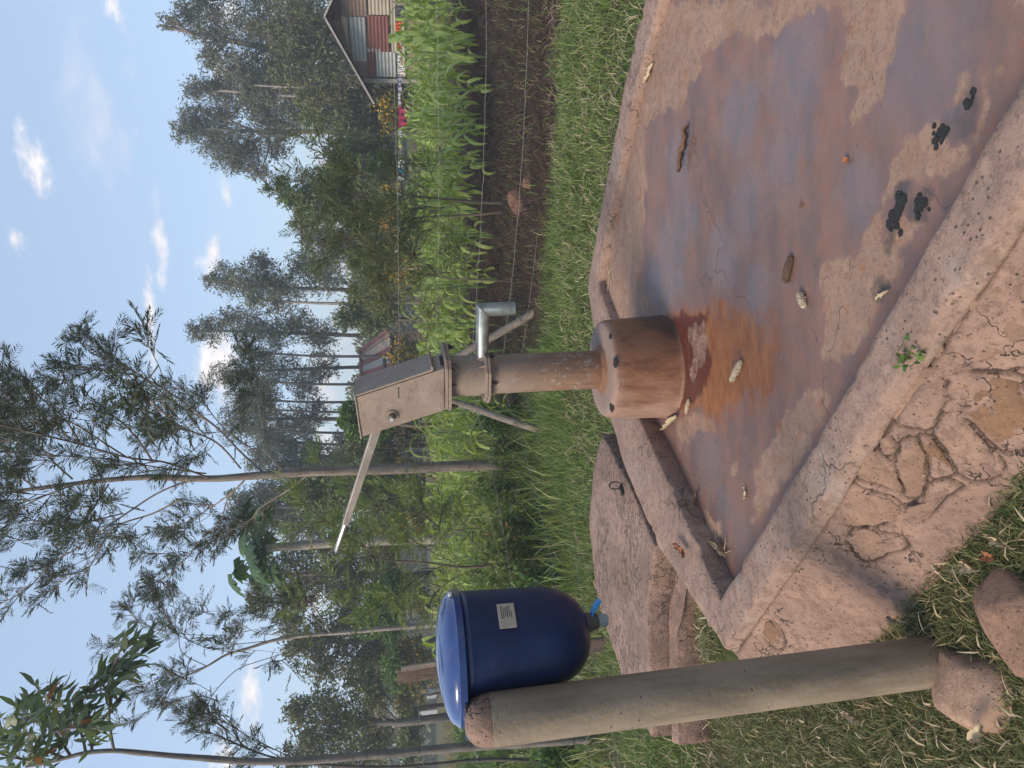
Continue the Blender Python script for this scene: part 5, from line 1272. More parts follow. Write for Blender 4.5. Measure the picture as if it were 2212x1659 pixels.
frond_tree('feathery_sapling', 'wispy yellow-green sapling just beyond the pump spout', 7.9, lambda x, y: (x, y), [(1130, 610), (1060, 605), (980, 602), (900, 592), (830, 585)], (.012, .004),
    [[(1000, 603), (960, 640), (930, 670)], [(960, 600), (920, 570), (890, 545)], [(900, 592), (860, 630), (840, 665)], [(880, 590), (840, 565), (810, 545)], [(1040, 605), (1000, 575), (985, 545)]], 23, 'olive', 'bark_stem', .22, 6, 'tree', .3, .1, 4, (.1, .28), 8)
frond_tree('feathery_sapling', 'bright feathery sapling left of the papaya trunk by the fence', 7.4, lambda x, y: (x, y), [(1170, 1210), (1080, 1220), (1000, 1225), (920, 1215), (840, 1210), (770, 1200)], (.018, .005),
    [[(1050, 1222), (980, 1250), (930, 1290)], [(1000, 1225), (930, 1190), (880, 1160)], [(960, 1220), (900, 1250), (850, 1290)], [(920, 1215), (870, 1180), (820, 1150)], [(880, 1212), (820, 1240), (770, 1270)], [(840, 1210), (790, 1180), (750, 1160)], [(1000, 1224), (960, 1170), (940, 1130)], [(1080, 1220), (1030, 1180), (1000, 1140)]], 24, 'grevillea_bright', 'bark_stem', .24, 5, 'tree', .4, .1, 4, (.12, .3), 8)
frond_tree('feathery_sapling', 'small bright feathery sapling above the yellow flowers', 10.5, lambda x, y: (x, y), [(1060, 1120), (950, 1110), (860, 1105), (800, 1090)], (.016, .005),
    [[(950, 1110), (890, 1070), (850, 1050)], [(900, 1108), (850, 1140), (800, 1160)], [(860, 1105), (800, 1070), (770, 1050)], [(830, 1100), (780, 1110), (740, 1120)]], 25, 'grevillea_bright', 'bark_stem', .24, 6, 'tree', .4, .1, 4, (.12, .3), 8)

def clump_tree(name, label, Y, trunk, tr, clumps, n, leaf, seed, mat, bark, cat='tree', droop=.3, sub=16, tight=.40, limbs=True, group=None, dm=.8):
    n = int(n*1.15); leaf = (leaf[0]*.52, leaf[1]*1.15); sub = int(sub*len(clumps)*.9); tight = .25
    """trunk and crown clumps given by sight lines at distance Y; crown is a cloud of leaves gathered in sub clumps"""
    rng = np.random.default_rng(seed); m = MB(); k = px(Y)
    T = smoothpath([Q(*p, Y) for p in trunk], 14); gz = float(ground_z(T[:1, 0], T[:1, 1])[0]); T = np.concatenate([[[T[0, 0], T[0, 1], gz-.2]], T])
    m.tube(T, list(np.linspace(tr[0], tr[1], len(T))), 7)
    area = sum(c[2]*c[3] for c in clumps); C = []; D = []; 
    for (x, y, rx, ry) in clumps:
        c = Q(x, y, Y+rng.normal(0, 1)*.5*max(rx, ry)*k); rad = np.array([ry*k, max(rx, ry)*k*dm, rx*k])
        if limbs:
            i = int(np.argmin(np.abs(T[:, 2]-(c[2]-rad[2]*1.2)))); i = min(i, len(T)-1); m.tube(smoothpath([T[i], (T[i]+c)/2+rng.normal(0, .15, 3)*rad[0], c], 6), list(np.linspace(tr[0]*.4, tr[0]*.08, 6)), 5, False)
        ns = max(4, int(sub*rx*ry*len(clumps)/area)); nl = int(n*rx*ry/area)
        d = unit(rng.normal(0, 1, (ns, 3))); sc = c+d*(rng.random((ns, 1))**.45)*rad*1.05
        if limbs:
            for q in sc[:max(3, ns//2)]: m.tube([c, (c+q)/2+rng.normal(0, .06, 3)*rad[0], q], [tr[0]*.10, tr[0]*.06, tr[0]*.03], 4, False)
        pick = (ns*rng.random(nl)**1.25).astype(int); r = tight*rad.min()*rng.uniform(.6, 1.4, (ns, 1))[pick]
        p = sc[pick]+rng.normal(0, 1, (nl, 3))*r*.6; C.append(p); D.append(unit(rng.normal(0, 1, (nl, 3))+(p-sc[pick])/np.maximum(r, .01)*.3+np.array([0, 0, -droop])))
    C = np.concatenate(C); D = np.concatenate(D); L = leaf[0]*rng.uniform(.6, 1.3, len(C))
    V, F = diamonds(C, D, L, L*leaf[1], rng)
    root = empty(name, (T[0, 0], T[0, 1], gz), label, cat, group)
    child('trunk', m.me('trunk', True), MT[bark], root)
    child('crown', mesh_np('crown', V, F, False, rng.random(len(F))*.86), MT[mat], root)['kind'] = 'stuff'; return root
BG = [
 ('gum_tree', 'tall dark tree above the tin shed at the picture edge', 30, [(860, 112), (600, 105), (345, 55)], (.22, .05), [(370, 45, 30, 14), (410, 40, 38, 30), (470, 80, 50, 50), (440, 0, 60, 45), (560, 60, 60, 60), (520, 150, 50, 40), (600, 130, 55, 55), (640, 30, 60, 60), (455, 120, 28, 25), (540, -30, 60, 50)], 15000, (.30, .26), 'euc', 'bark_grey'),
 ('gum_tree', 'tallest round-crowned tree with a bare lower trunk against the sky', 33, [(860, 286), (700, 284), (560, 284), (420, 275)], (.17, .04), [(395, 283, 28, 26), (425, 255, 35, 35), (465, 300, 48, 42), (500, 345, 40, 35), (535, 320, 45, 45), (560, 372, 28, 20), (585, 260, 45, 45), (600, 310, 30, 35), (640, 250, 40, 40), (480, 250, 40, 40)], 14000, (.30, .24), 'euc', 'bark_grey'),
 ('gum_tree', 'leafy tree whose crown touches the tallest tree on its right', 32, [(840, 214), (640, 205), (420, 192)], (.13, .04), [(425, 190, 30, 24), (470, 180, 42, 36), (530, 195, 48, 42), (590, 175, 50, 45), (650, 195, 50, 45), (560, 225, 40, 35)], 10000, (.30, .25), 'euc', 'bark_pale'),
 ('dense_tree', 'dense dark olive tree directly behind the tin shed', 26, [(850, 110), (760, 112), (640, 110)], (.15, .05), [(640, 50, 60, 60), (640, 140, 55, 55), (690, 190, 55, 50), (690, 110, 60, 60), (720, 50, 60, 60), (740, 150, 60, 55), (780, 210, 45, 45)], 11000, (.28, .35), 'olive', 'bark_grey'),
 ('dense_tree', 'dark green rounded tree between the shed and the laundry', 27, [(850, 250), (780, 248), (700, 245)], (.12, .05), [(690, 250, 45, 40), (740, 225, 50, 45), (750, 275, 50, 45), (800, 240, 45, 50), (800, 300, 45, 45)], 7500, (.26, .38), 'cypress', 'bark_grey'),
 ('bushy_tree', 'low yellowish bushy tree behind the blue and white laundry', 22, [(860, 350), (800, 345), (740, 345)], (.10, .04), [(725, 350, 38, 38), (770, 330, 45, 40), (780, 380, 45, 42), (820, 350, 40, 55), (735, 385, 35, 32)], 7500, (.24, .34), 'olive', 'bark_grey'),
 ('cypress_tree', 'broad feathery cypress with a leafy twig on top', 21, [(860, 432), (760, 430), (600, 412)], (.12, .03), [(578, 408, 12, 12), (598, 392, 12, 14), (615, 420, 18, 18), (640, 432, 30, 26), (690, 440, 45, 45), (690, 395, 40, 35), (745, 425, 55, 60), (800, 400, 45, 62), (810, 460, 42, 45)], 13000, (.26, .24), 'cypress', 'bark_grey'),
 ('open_tree', 'open sparse tree with white cloud showing through its crown', 25, [(850, 512), (760, 510), (660, 505)], (.12, .03), [(650, 472, 22, 22), (680, 505, 38, 45), (730, 525, 42, 45), (780, 510, 45, 50), (700, 560, 35, 35), (820, 540, 40, 55)], 7000, (.28, .26), 'euc', 'bark_grey'),
 ('gum_tree', 'slim tree standing free against pale sky right of the spout', 31, [(840, 628), (640, 622), (450, 605)], (.10, .03), [(455, 606, 20, 18), (490, 602, 32, 36), (535, 612, 38, 42), (580, 600, 38, 42), (560, 562, 26, 20), (620, 630, 36, 36), (650, 575, 36, 36), (700, 600, 42, 40)], 9500, (.27, .25), 'euc', 'bark_dark'),
 ('gum_tree', 'slim round-topped tree directly above the red roof', 32, [(840, 728), (600, 718), (420, 714)], (.10, .03), [(420, 714, 18, 24), (455, 712, 32, 32), (495, 690, 28, 24), (535, 700, 38, 40), (585, 722, 38, 42), (635, 700, 40, 42), (690, 725, 38, 38)], 9000, (.27, .25), 'euc', 'bark_dark'),
 ('gum_tree', 'tree with a ragged crown just left of the red roof', 33, [(850, 792), (700, 795), (480, 805)], (.10, .03), [(490, 815, 32, 36), (540, 780, 36, 36), (555, 850, 42, 42), (610, 800, 40, 42), (660, 830, 38, 40), (700, 790, 34, 36)], 8500, (.27, .25), 'euc', 'bark_dark'),
 ('gum_tree', 'dark tree behind the pump head with bare lower stems', 32, [(850, 905), (700, 905), (540, 905)], (.12, .04), [(515, 905, 42, 46), (570, 880, 45, 45), (590, 945, 45, 45), (640, 915, 42, 45), (560, 985, 36, 36), (680, 890, 34, 36)], 9500, (.27, .27), 'euc', 'bark_dark'),
 ('dense_tree', 'dark crown seen through the branches of the pale-trunked tree', 30, [(850, 985), (700, 990), (600, 1000)], (.12, .04), [(610, 1000, 42, 40), (660, 975, 42, 42), (700, 1000, 42, 40), (750, 970, 42, 38), (640, 1035, 36, 34)], 7500, (.27, .3), 'euc', 'bark_dark'),
 ('bushy_tree', 'small bright green tree touching the back of the pump head', 16, [(900, 920), (840, 915), (790, 912)], (.05, .02), [(755, 893, 22, 22), (772, 925, 24, 24), (790, 895, 24, 26), (812, 930, 26, 28), (745, 915, 14, 14), (830, 895, 24, 30)], 5200, (.17, .4), 'bright_green', 'bark_stem'),
 ('cypress_tree', 'dense yellow-green cypress just left of the pale trunk', 19, [(870, 1068), (760, 1066), (630, 1060)], (.12, .03), [(628, 1058, 22, 22), (655, 1062, 32, 40), (700, 1062, 42, 52), (745, 1052, 48, 58), (795, 1055, 48, 62), (835, 1070, 36, 60), (700, 1110, 36, 34)], 12500, (.22, .26), 'cypress', 'bark_grey'),
 ('gum_tree', 'greyish round crown just right of the papaya leaves', 29, [(840, 1095), (680, 1095), (520, 1095)], (.12, .04), [(520, 1092, 34, 34), (550, 1128, 40, 36), (590, 1090, 44, 46), (570, 1062, 36, 28), (630, 1125, 40, 40), (670, 1150, 40, 40)], 8500, (.28, .27), 'euc', 'bark_grey'),
 ('open_tree', 'open grey-green tree with sky gaps left of the papaya', 21, [(860, 1245), (740, 1240), (590, 1240)], (.10, .03), [(590, 1240, 34, 40), (640, 1215, 44, 40), (640, 1285, 44, 44), (700, 1250, 46, 52), (755, 1215, 46, 46), (765, 1280, 48, 50), (560, 1300, 28, 34), (820, 1240, 40, 60)], 9500, (.24, .28), 'olive', 'bark_grey'),
 ('open_tree', 'loose olive tree behind the slender feathery tree', 20, [(860, 1390), (760, 1385), (640, 1390)], (.10, .03), [(640, 1395, 34, 36), (690, 1375, 44, 44), (700, 1440, 40, 38), (755, 1345, 46, 50), (770, 1425, 48, 46), (815, 1385, 40, 56), (620, 1350, 30, 30)], 8500, (.24, .28), 'olive', 'bark_grey'),
 ('bushy_tree', 'bushy green tree at the lower left picture edge', 18, [(870, 1560), (780, 1560), (660, 1560)], (.10, .03), [(645, 1545, 34, 38), (690, 1600, 44, 44), (700, 1525, 42, 40), (755, 1560, 48, 50), (640, 1640, 40, 36), (750, 1640, 46, 46), (810, 1500, 38, 44), (815, 1600, 38, 50), (780, 1470, 36, 34)], 10500, (.22, .28), 'olive', 'bark_grey'),
 ('hedge_bush', 'mid green bush behind the maize right of the spout', 20, [(865, 590), (830, 590), (800, 590)], (.06, .03), [(790, 575, 36, 40), (815, 620, 36, 42), (780, 640, 30, 30), (835, 570, 26, 48)], 5000, (.20, .38), 'olive', 'bark_stem'),
 ('hedge_bush', 'mid green bush beside the red roofed house', 23, [(865, 690), (830, 690), (800, 690)], (.06, .03), [(770, 670, 36, 34), (805, 690, 34, 34), (835, 660, 26, 44), (745, 690, 24, 24)], 4600, (.22, .38), 'cypress', 'bark_stem'),
 ('hedge_bush', 'leafy bush at the foot of the dark trees behind the handle', 20, [(868, 965), (840, 965), (800, 965)], (.06, .03), [(800, 960, 34, 40), (830, 930, 26, 44), (835, 1000, 28, 44), (770, 975, 28, 30)], 4600, (.2, .38), 'olive', 'bark_stem'),
 ('hedge_bush', 'leafy bush below the papaya crown', 20, [(872, 1150), (840, 1150), (800, 1150)], (.06, .03), [(790, 1150, 40, 40), (830, 1130, 28, 44), (835, 1180, 28, 44), (750, 1160, 32, 34), (710, 1180, 32, 30)], 5600, (.2, .38), 'olive', 'bark_stem'),
 ('hedge_bush', 'low hedge bush in front of the far white hut', 20, [(890, 1530), (860, 1530), (850, 1530)], (.05, .03), [(880, 1520, 26, 50), (885, 1580, 26, 50), (885, 1640, 26, 50)], 4200, (.2, .36), 'olive', 'bark_stem'),
 ('hedge_bush', 'low bush behind the blue tank lid', 18, [(890, 1310), (850, 1310), (820, 1310)], (.06, .03), [(820, 1300, 32, 44), (845, 1340, 28, 50), (800, 1345, 28, 34), (850, 1440, 26, 50), (845, 1260, 26, 44)], 5400, (.2, .36), 'bright_green', 'bark_stem')]
for i, (nm, lb, Y, tr_, rad_, cl, n, lf, mt, bk) in enumerate(BG):
    clump_tree(nm, lb, Y, tr_, rad_, cl, n, lf, 60+i, mt, bk)
# bare slim trunks standing among the far trees
for i, (y0, y1, x0, x1, Y, bk) in enumerate([(190, 187, 610, 850, 29, 'bark_pale'), (214, 206, 610, 850, 29.5, 'bark_pale'), (70, 68, 620, 720, 27, 'bark_pale'), (160, 165, 820, 865, 25, 'bark_pale'), (770, 765, 600, 790, 31, 'bark_dark'), (830, 826, 600, 800, 31, 'bark_dark'), (868, 866, 600, 790, 31.5, 'bark_dark'), (890, 886, 600, 800, 30, 'bark_dark'), (935, 930, 600, 800, 31, 'bark_dark'), (960, 956, 650, 800, 30, 'bark_dark'), (655, 652, 620, 800, 29, 'bark_pale'), (252, 250, 740, 850, 28, 'bark_pale')]):
    lab = ['pale bare trunk left of the tin shed roof', 'second pale bare trunk left of the tin shed roof', 'pale trunk rising behind the shed ridge', 'short pale stem beside the shed eave', 'dark bare trunk above the red roof', 'dark bare trunk left of the red roof', 'dark bare trunk just above the pump head corner', 'dark bare trunk behind the pump head top', 'dark thin trunk behind the pump handle root', 'leftmost dark thin trunk behind the handle', 'pale thin trunk right of the red roof', 'pale thin trunk near the crimson cloth'][i]
    clump_tree('bare_trunk_tree', lab, Y, [(x1, y0), ((x0+x1)/2, (y0+y1)/2+2), (x0, y1), (x0-60, y1-3)], (.075 if bk == 'bark_pale' else .06, .03), [(x0-30, y1+6, 22, 20), (x0-70, y1-8, 24, 20)], 900, (.26, .26), 90+i, 'euc', bk)

# the wood beyond the last trees reads as one dark green mass
rng = np.random.default_rng(404); n = 60000; fx = rng.uniform(-48, 48, n); fy = 46+rng.random(n)*9; hh = 1.9+2.2*(fbm(fx*.16, fx*0+2)+.5)+1.2*fbm(fx*.7, fx*0+7)
fzv = ground_z(fx, fy)+(hh+.6)*rng.random(n)**.8; C = np.stack([fx, fy, fzv], -1); L = rng.uniform(.22, .5, n); V, F = diamonds(C, unit(rng.normal(0, 1, (n, 3))), L, L*.45, rng)
tag(link('far_wood', mesh_np('far_wood', V, F, False, rng.random(n)*.86), MT['olive']), 'far-off green wood closing the view behind the trees', None, None, 'stuff')
# papaya
def papaya():
    Y = 13.5; rng = np.random.default_rng(5); T = smoothpath([Q(1010, 1160, Y), Q(890, 1165, Y), Q(760, 1170, Y), Q(600, 1182, Y), Q(575, 1186, Y)], 18); gz = float(ground_z(T[:1, 0], T[:1, 1])[0]); T = np.concatenate([[[T[0, 0], T[0, 1], gz-.1]], T])
    root = empty('papaya_tree', (T[0, 0], T[0, 1], gz), 'papaya tree with a straight pale trunk and big hand-shaped leaves', 'tree'); m = MB(); m.tube(T, list(np.linspace(.105, .06, len(T))*(1+.05*np.cos(np.arange(len(T))*2.1))), 10); child('trunk', m.me('trunk', True), MT['bark_pale'], root)
    top = T[-1]
    for i in range(24):
        az = i*2.4; el = rng.uniform(-.2, 1.0); d = np.array([math.cos(az)*math.cos(el), math.sin(az)*math.cos(el), math.sin(el)]); L = rng.uniform(.45, .85); e = top+d*L+np.array([0, 0, -.12*L]); m = MB()
        m.tube([top, top+d*L*.5+np.array([0, 0, .03]), e], [.012, .010, .007], 5, False)
        out = unit(np.array([d[0], d[1], -.35])); s = np.cross(out, [0, 0, 1.]); s = unit(s); nn = np.cross(s, out)
        for q in range(7):
            a = (q-3)*.55; ld = unit(out*math.cos(a)+s*math.sin(a)); ls = np.cross(nn, ld); LL = .33*(1-.10*abs(q-3))*rng.uniform(.85, 1.1)
            pr = [(0, .01), (.35, .06), (.6, .11), (.8, .06), (1, .005)]; V = []
            for t, w in pr: V += [e+ld*LL*t-ls*w*.8+nn*(-.10*t*t), e+ld*LL*t+nn*(.02-.10*t*t), e+ld*LL*t+ls*w*.8+nn*(-.10*t*t)]
            m.add(V, [(k*3+j, k*3+j+1, k*3+4+j, k*3+3+j) for k in range(4) for j in range(2)])
        me = mesh_np('leaf', np.array(m.v), np.array(m.f), False, rng.random(len(m.f))*.8); child('leaf', me, MT['papaya'], root)
papaya()

# gum tree at the lower edge: long drooping leaves near the camera
def near_gum():
    Y = 5.4; rng = np.random.default_rng(31); m = MB()
    T = smoothpath([Q(*cB(*p), Y) for p in [(3000, 860), (2600, 890), (2200, 915), (1850, 945), (1500, 975), (1300, 985), (1150, 985), (950, 970), (820, 960), (650, 945), (530, 935), (400, 945), (280, 975), (120, 1010)]], 40)
    gz = float(ground_z(T[:1, 0], T[:1, 1])[0]); T = np.concatenate([[[T[0, 0], T[0, 1], gz-.05]], T]); m.tube(T, list(np.linspace(.034, .010, len(T))*(1+.05*rng.standard_normal(len(T)))), 9)
    C = []; D = []; LL = []
    brs = [[(530, 935), (512, 820), (505, 690), (490, 640)], [(400, 945), (380, 860), (340, 760), (420, 650), (520, 560), (620, 490), (680, 420)], [(330, 960), (250, 850), (160, 780), (60, 720)], [(430, 943), (420, 880), (380, 800), (300, 720)], [(300, 970), (200, 930), (90, 900), (-40, 860)], [(250, 980), (150, 980), (40, 960), (-60, 930)],
           [(520, 560), (560, 470), (600, 420)], [(340, 760), (240, 690), (170, 640)], [(420, 650), (500, 600), (640, 560)], [(250, 850), (330, 830), (450, 830)], [(160, 780), (80, 800), (10, 830)]]
    for b in brs:
        off = rng.normal(0, .35); path = smoothpath([Q(*cB(*p), Y+off*i/len(b)) for i, p in enumerate(b)], 6*len(b)); m.tube(path, list(np.linspace(.010, .003, len(path))), 6, False)
        seg = np.linalg.norm(np.diff(path, axis=0), axis=1).sum(); n = int(seg*100)
        lo = .35 if b[0] == (530, 935) else .2
        for q in range(n):
            t = lo+(1-lo)*rng.random(); i = int(t*(len(path)-1)); p = path[i]; bd = unit(path[min(i+1, len(path)-1)]-path[max(i-1, 0)]); d = unit(bd*.4+rng.normal(0, .5, 3)+np.array([.25, 0, -.55])); st = p+rng.normal(0, .035, 3); m.tube([p, st], [.0016, .001], 3, False); C.append(st); D.append(d); LL.append(rng.uniform(.09, .17))
    root = empty('gum_sapling', (T[0, 0], T[0, 1], gz), 'young gum tree with long drooping leaves at the lower edge', 'tree'); child('trunk', m.me('trunk', True), MT['bark_grey'], root)
    C = np.array(C); D = np.array(D); LL = np.array(LL); n = len(C); s = unit(np.cross(D, rng.normal(0, 1, (n, 3)))); nr = np.cross(D, s); V = []
    for t, w, b in ((0, .05, 0), (.2, .75, .01), (.45, 1.0, .02), (.75, .6, .01), (1, .03, -.03)):
        c = C+D*(LL*t)[:, None]+nr*(LL*b*3)[:, None]+s*(LL*.10*math.sin(t*2.6))[:, None]; hw = (LL*.12*w)[:, None]; V += [c-s*hw, c+s*hw]
    V = np.stack(V, 1).reshape(-1, 3); q = np.array([[k*2, k*2+1, k*2+3, k*2+2] for k in range(4)]); F = ((np.arange(n)*10)[:, None, None]+q[None]).reshape(-1, 4); sh = np.repeat(np.where(rng.random(n) < .02, 1.0, rng.random(n)*.86), 4)
    child('crown', mesh_np('crown', V, F, True, sh), MT['euc_big'], root)
near_gum()
frond_tree('wattle_sapling', 'thin dark-stemmed sapling at the lower picture edge', 6.4, cB, [(2700, 1000), (2300, 975), (1850, 1010), (1500, 1000), (1250, 960), (1050, 880)], (.018, .006),
    [[(1300, 965), (1200, 900), (1080, 820), (950, 760)], [(1250, 960), (1100, 900), (980, 850)], [(1400, 985), (1280, 930), (1180, 880)], [(1150, 920), (1000, 800), (900, 760)], [(1350, 980), (1250, 1000), (1150, 990)]], 41, 'grevillea', 'bark_dark', .13, 11, 'tree', .3, .25, 5, (.08, .2), 7)

# weeds and shrubs along the left fence
for i, (x, y, Y, h, w, mt, lb) in enumerate([(1150, 965, 7.9, .45, .22, 'weed', 'leafy weed bush at the foot of the left brace'), (1165, 1075, 8.0, .62, .30, 'weed', 'tall weed bush behind the pale trunk'), (1170, 1130, 7.4, .70, .28, 'weed', 'weed bush between the trunk and the bright sapling'),
        (1175, 1180, 7.2, .78, .30, 'weed', 'weed bush with small orange blooms below the papaya'), (1185, 1250, 6.9, .80, .30, 'weed', 'dark weed bush right of the blue tank'), (1190, 1290, 6.6, .60, .28, 'bright_green', 'leafy green bush touching the blue tank edge'),
        (1140, 900, 8.3, .55, .24, 'bright_green', 'broad-leaved green bush just left of the pump pedestal'), (1200, 1420, 6.6, .5, .35, 'weed', 'weed bush seen below the blue tank'), (1180, 1590, 7.2, .55, .35, 'weed', 'weed bush left of the grey post'), (1160, 1640, 6.2, .5, .3, 'bright_green', 'low green bush at the lower edge by the post'),
        (1110, 1050, 9.0, .6, .35, 'weed', 'weed bush deeper behind the pale trunk'), (1110, 1215, 8.7, .75, .35, 'weed', 'weed bush deeper behind the bright sapling')]):
    b = Q(x, y, Y); gz = float(ground_z(np.array([b[0]]), np.array([b[1]]))[0]); k = FOC/Y; rng = np.random.default_rng(200+i); m = MB(); C = []; D = []
    for q in range(16):
        a = rng.random()*6.28; r = w*rng.random(); tip = np.array([b[0]+math.cos(a)*r, b[1]+math.sin(a)*r, gz+.72*h*rng.uniform(.6, 1.15)]); st = np.array([b[0]+math.cos(a)*r*.3, b[1]+math.sin(a)*r*.3, gz-.02]); path = smoothpath([st, (st+tip)/2+rng.normal(0, .03, 3), tip], 7); m.tube(path, list(np.linspace(.005, .0015, 7)), 4, False)
        for e in range(46):
            t = .18+.82*rng.random(); p = path[min(int(t*6), 5)]*(1-(t*6) % 1)+path[min(int(t*6)+1, 6)]*((t*6) % 1); C.append(p+rng.normal(0, .025, 3)); D.append(unit(rng.normal(0, 1, 3)+np.array([0, 0, .15])))
    root = empty('weed_bush', (b[0], b[1], gz), lb, 'bush'); child('stems', m.me('stems', True), MT['bark_stem'], root)
    L = rng.uniform(.05, .10, len(C)); V, F = diamonds(np.array(C), np.array(D), L, L*.42, rng); sh = rng.random(len(F))*.86; 
    if 'orange' in lb: sh[rng.random(len(sh)) < .05] = 1.0
    child('foliage', mesh_np('foliage', V, F, False, sh), MT[mt], root)
wp = ap3(on_apron(1978, 762), .01); rng = np.random.default_rng(515); n = 34; C = wp+np.abs(rng.normal(0, 1, (n, 3)))*[.012, .012, .014]*np.sign(rng.normal(0, 1, (n, 3)))*[1, 1, 1]; C[:, 2] = wp[2]+np.abs(rng.normal(0, .018, n)); L = rng.uniform(.014, .028, n)
V, F = diamonds(C-wp, unit(rng.normal(0, 1, (n, 3))+[0, 0, .5]), L, L*.6, rng); o = link('weed_sprig', mesh_np('weed_sprig', V, F, False, rng.random(n)*.8), MT['bright_green']); o.location = tuple(wp); tag(o, 'tiny green weed rooted in the joint under the front rim', 'weed')
# yellow flowering shrubs along the far edge of the maize
yl = [(230, 838, 21), (262, 842, 21), (205, 838, 21.5), (430, 852, 20), (465, 855, 20), (500, 856, 20), (545, 860, 19.5), (585, 862, 19), (850, 866, 20), (880, 864, 20), (930, 868, 19.5), (1020, 868, 19), (1060, 870, 19), (1100, 872, 19), (1130, 874, 19), (1300, 884, 18), (1420, 885, 18), (1450, 890, 18), (1500, 880, 19), (760, 862, 20)]
for i, (y, x, Y) in enumerate(yl):
    rng = np.random.default_rng(300+i); c = Q(x, y, Y); gz = float(ground_z(np.array([c[0]]), np.array([c[1]]))[0]); hgt = max(.5, c[2]-gz+.15); m = MB(); C = []
    root = empty('yellow_flower_shrub', (c[0], c[1], gz), 'yellow flowering shrub along the far edge of the maize', 'shrub', 'yellow flowering shrubs behind the maize')
    for q in range(12):
        a = rng.random()*6.28; r = .35*rng.random(); tip = np.array([c[0]+math.cos(a)*r*1.3, c[1]+math.sin(a)*r, gz+hgt*rng.uniform(.75, 1.05)]); m.tube([(c[0], c[1], gz-.05), tip], [.012, .004], 4, False); C += [tip+rng.normal(0, .10, 3)-np.array([0, 0, abs(rng.normal(0, .2))]) for _ in range(30)]
    C = np.array(C); child('stems', m.me('stems'), MT['bark_stem'], root)
    L = rng.uniform(.08, .16, len(C)); V, F = diamonds(C, unit(rng.normal(0, 1, C.shape)), L, L*.5, rng); child('foliage', mesh_np('foliage', V, F, False, rng.random(len(F))*.8), MT['olive'], root)
    S = C[rng.random(len(C)) < .8]+rng.normal(0, .05, (int((rng.random(1)*0)[0])+1, 3)); S = S+np.array([0, 0, .05]); V, F = diamonds(S, unit(rng.normal(0, 1, S.shape)), .065, .055, rng); child('blooms', mesh_np('blooms', V, F, False, rng.random(len(F))), MT['yellow_flower'], root)['kind'] = 'stuff'

# ------------------------------------------------------------------ low crop left of the maize
g = scatter(9000, -9, -2.2, 9.5, 19, lambda p: p[:, 0] < -.32*p[:, 1]-.2); n = len(g); rng = np.random.default_rng(77)
D = unit(rng.normal(0, 1, (n, 3))*[1, 1, .6]+[0, 0, .5]); g[:, 2] += .05+.30*rng.random(n); L = rng.uniform(.12, .26, n); V, F = diamonds(g, D, L, L*.5, rng)
tag(link('low_crop', mesh_np('low_crop', V, F, False, rng.random(n)*.86), MT['bright_green']), 'low leafy crop in the field behind the tank', None, None, 'stuff')

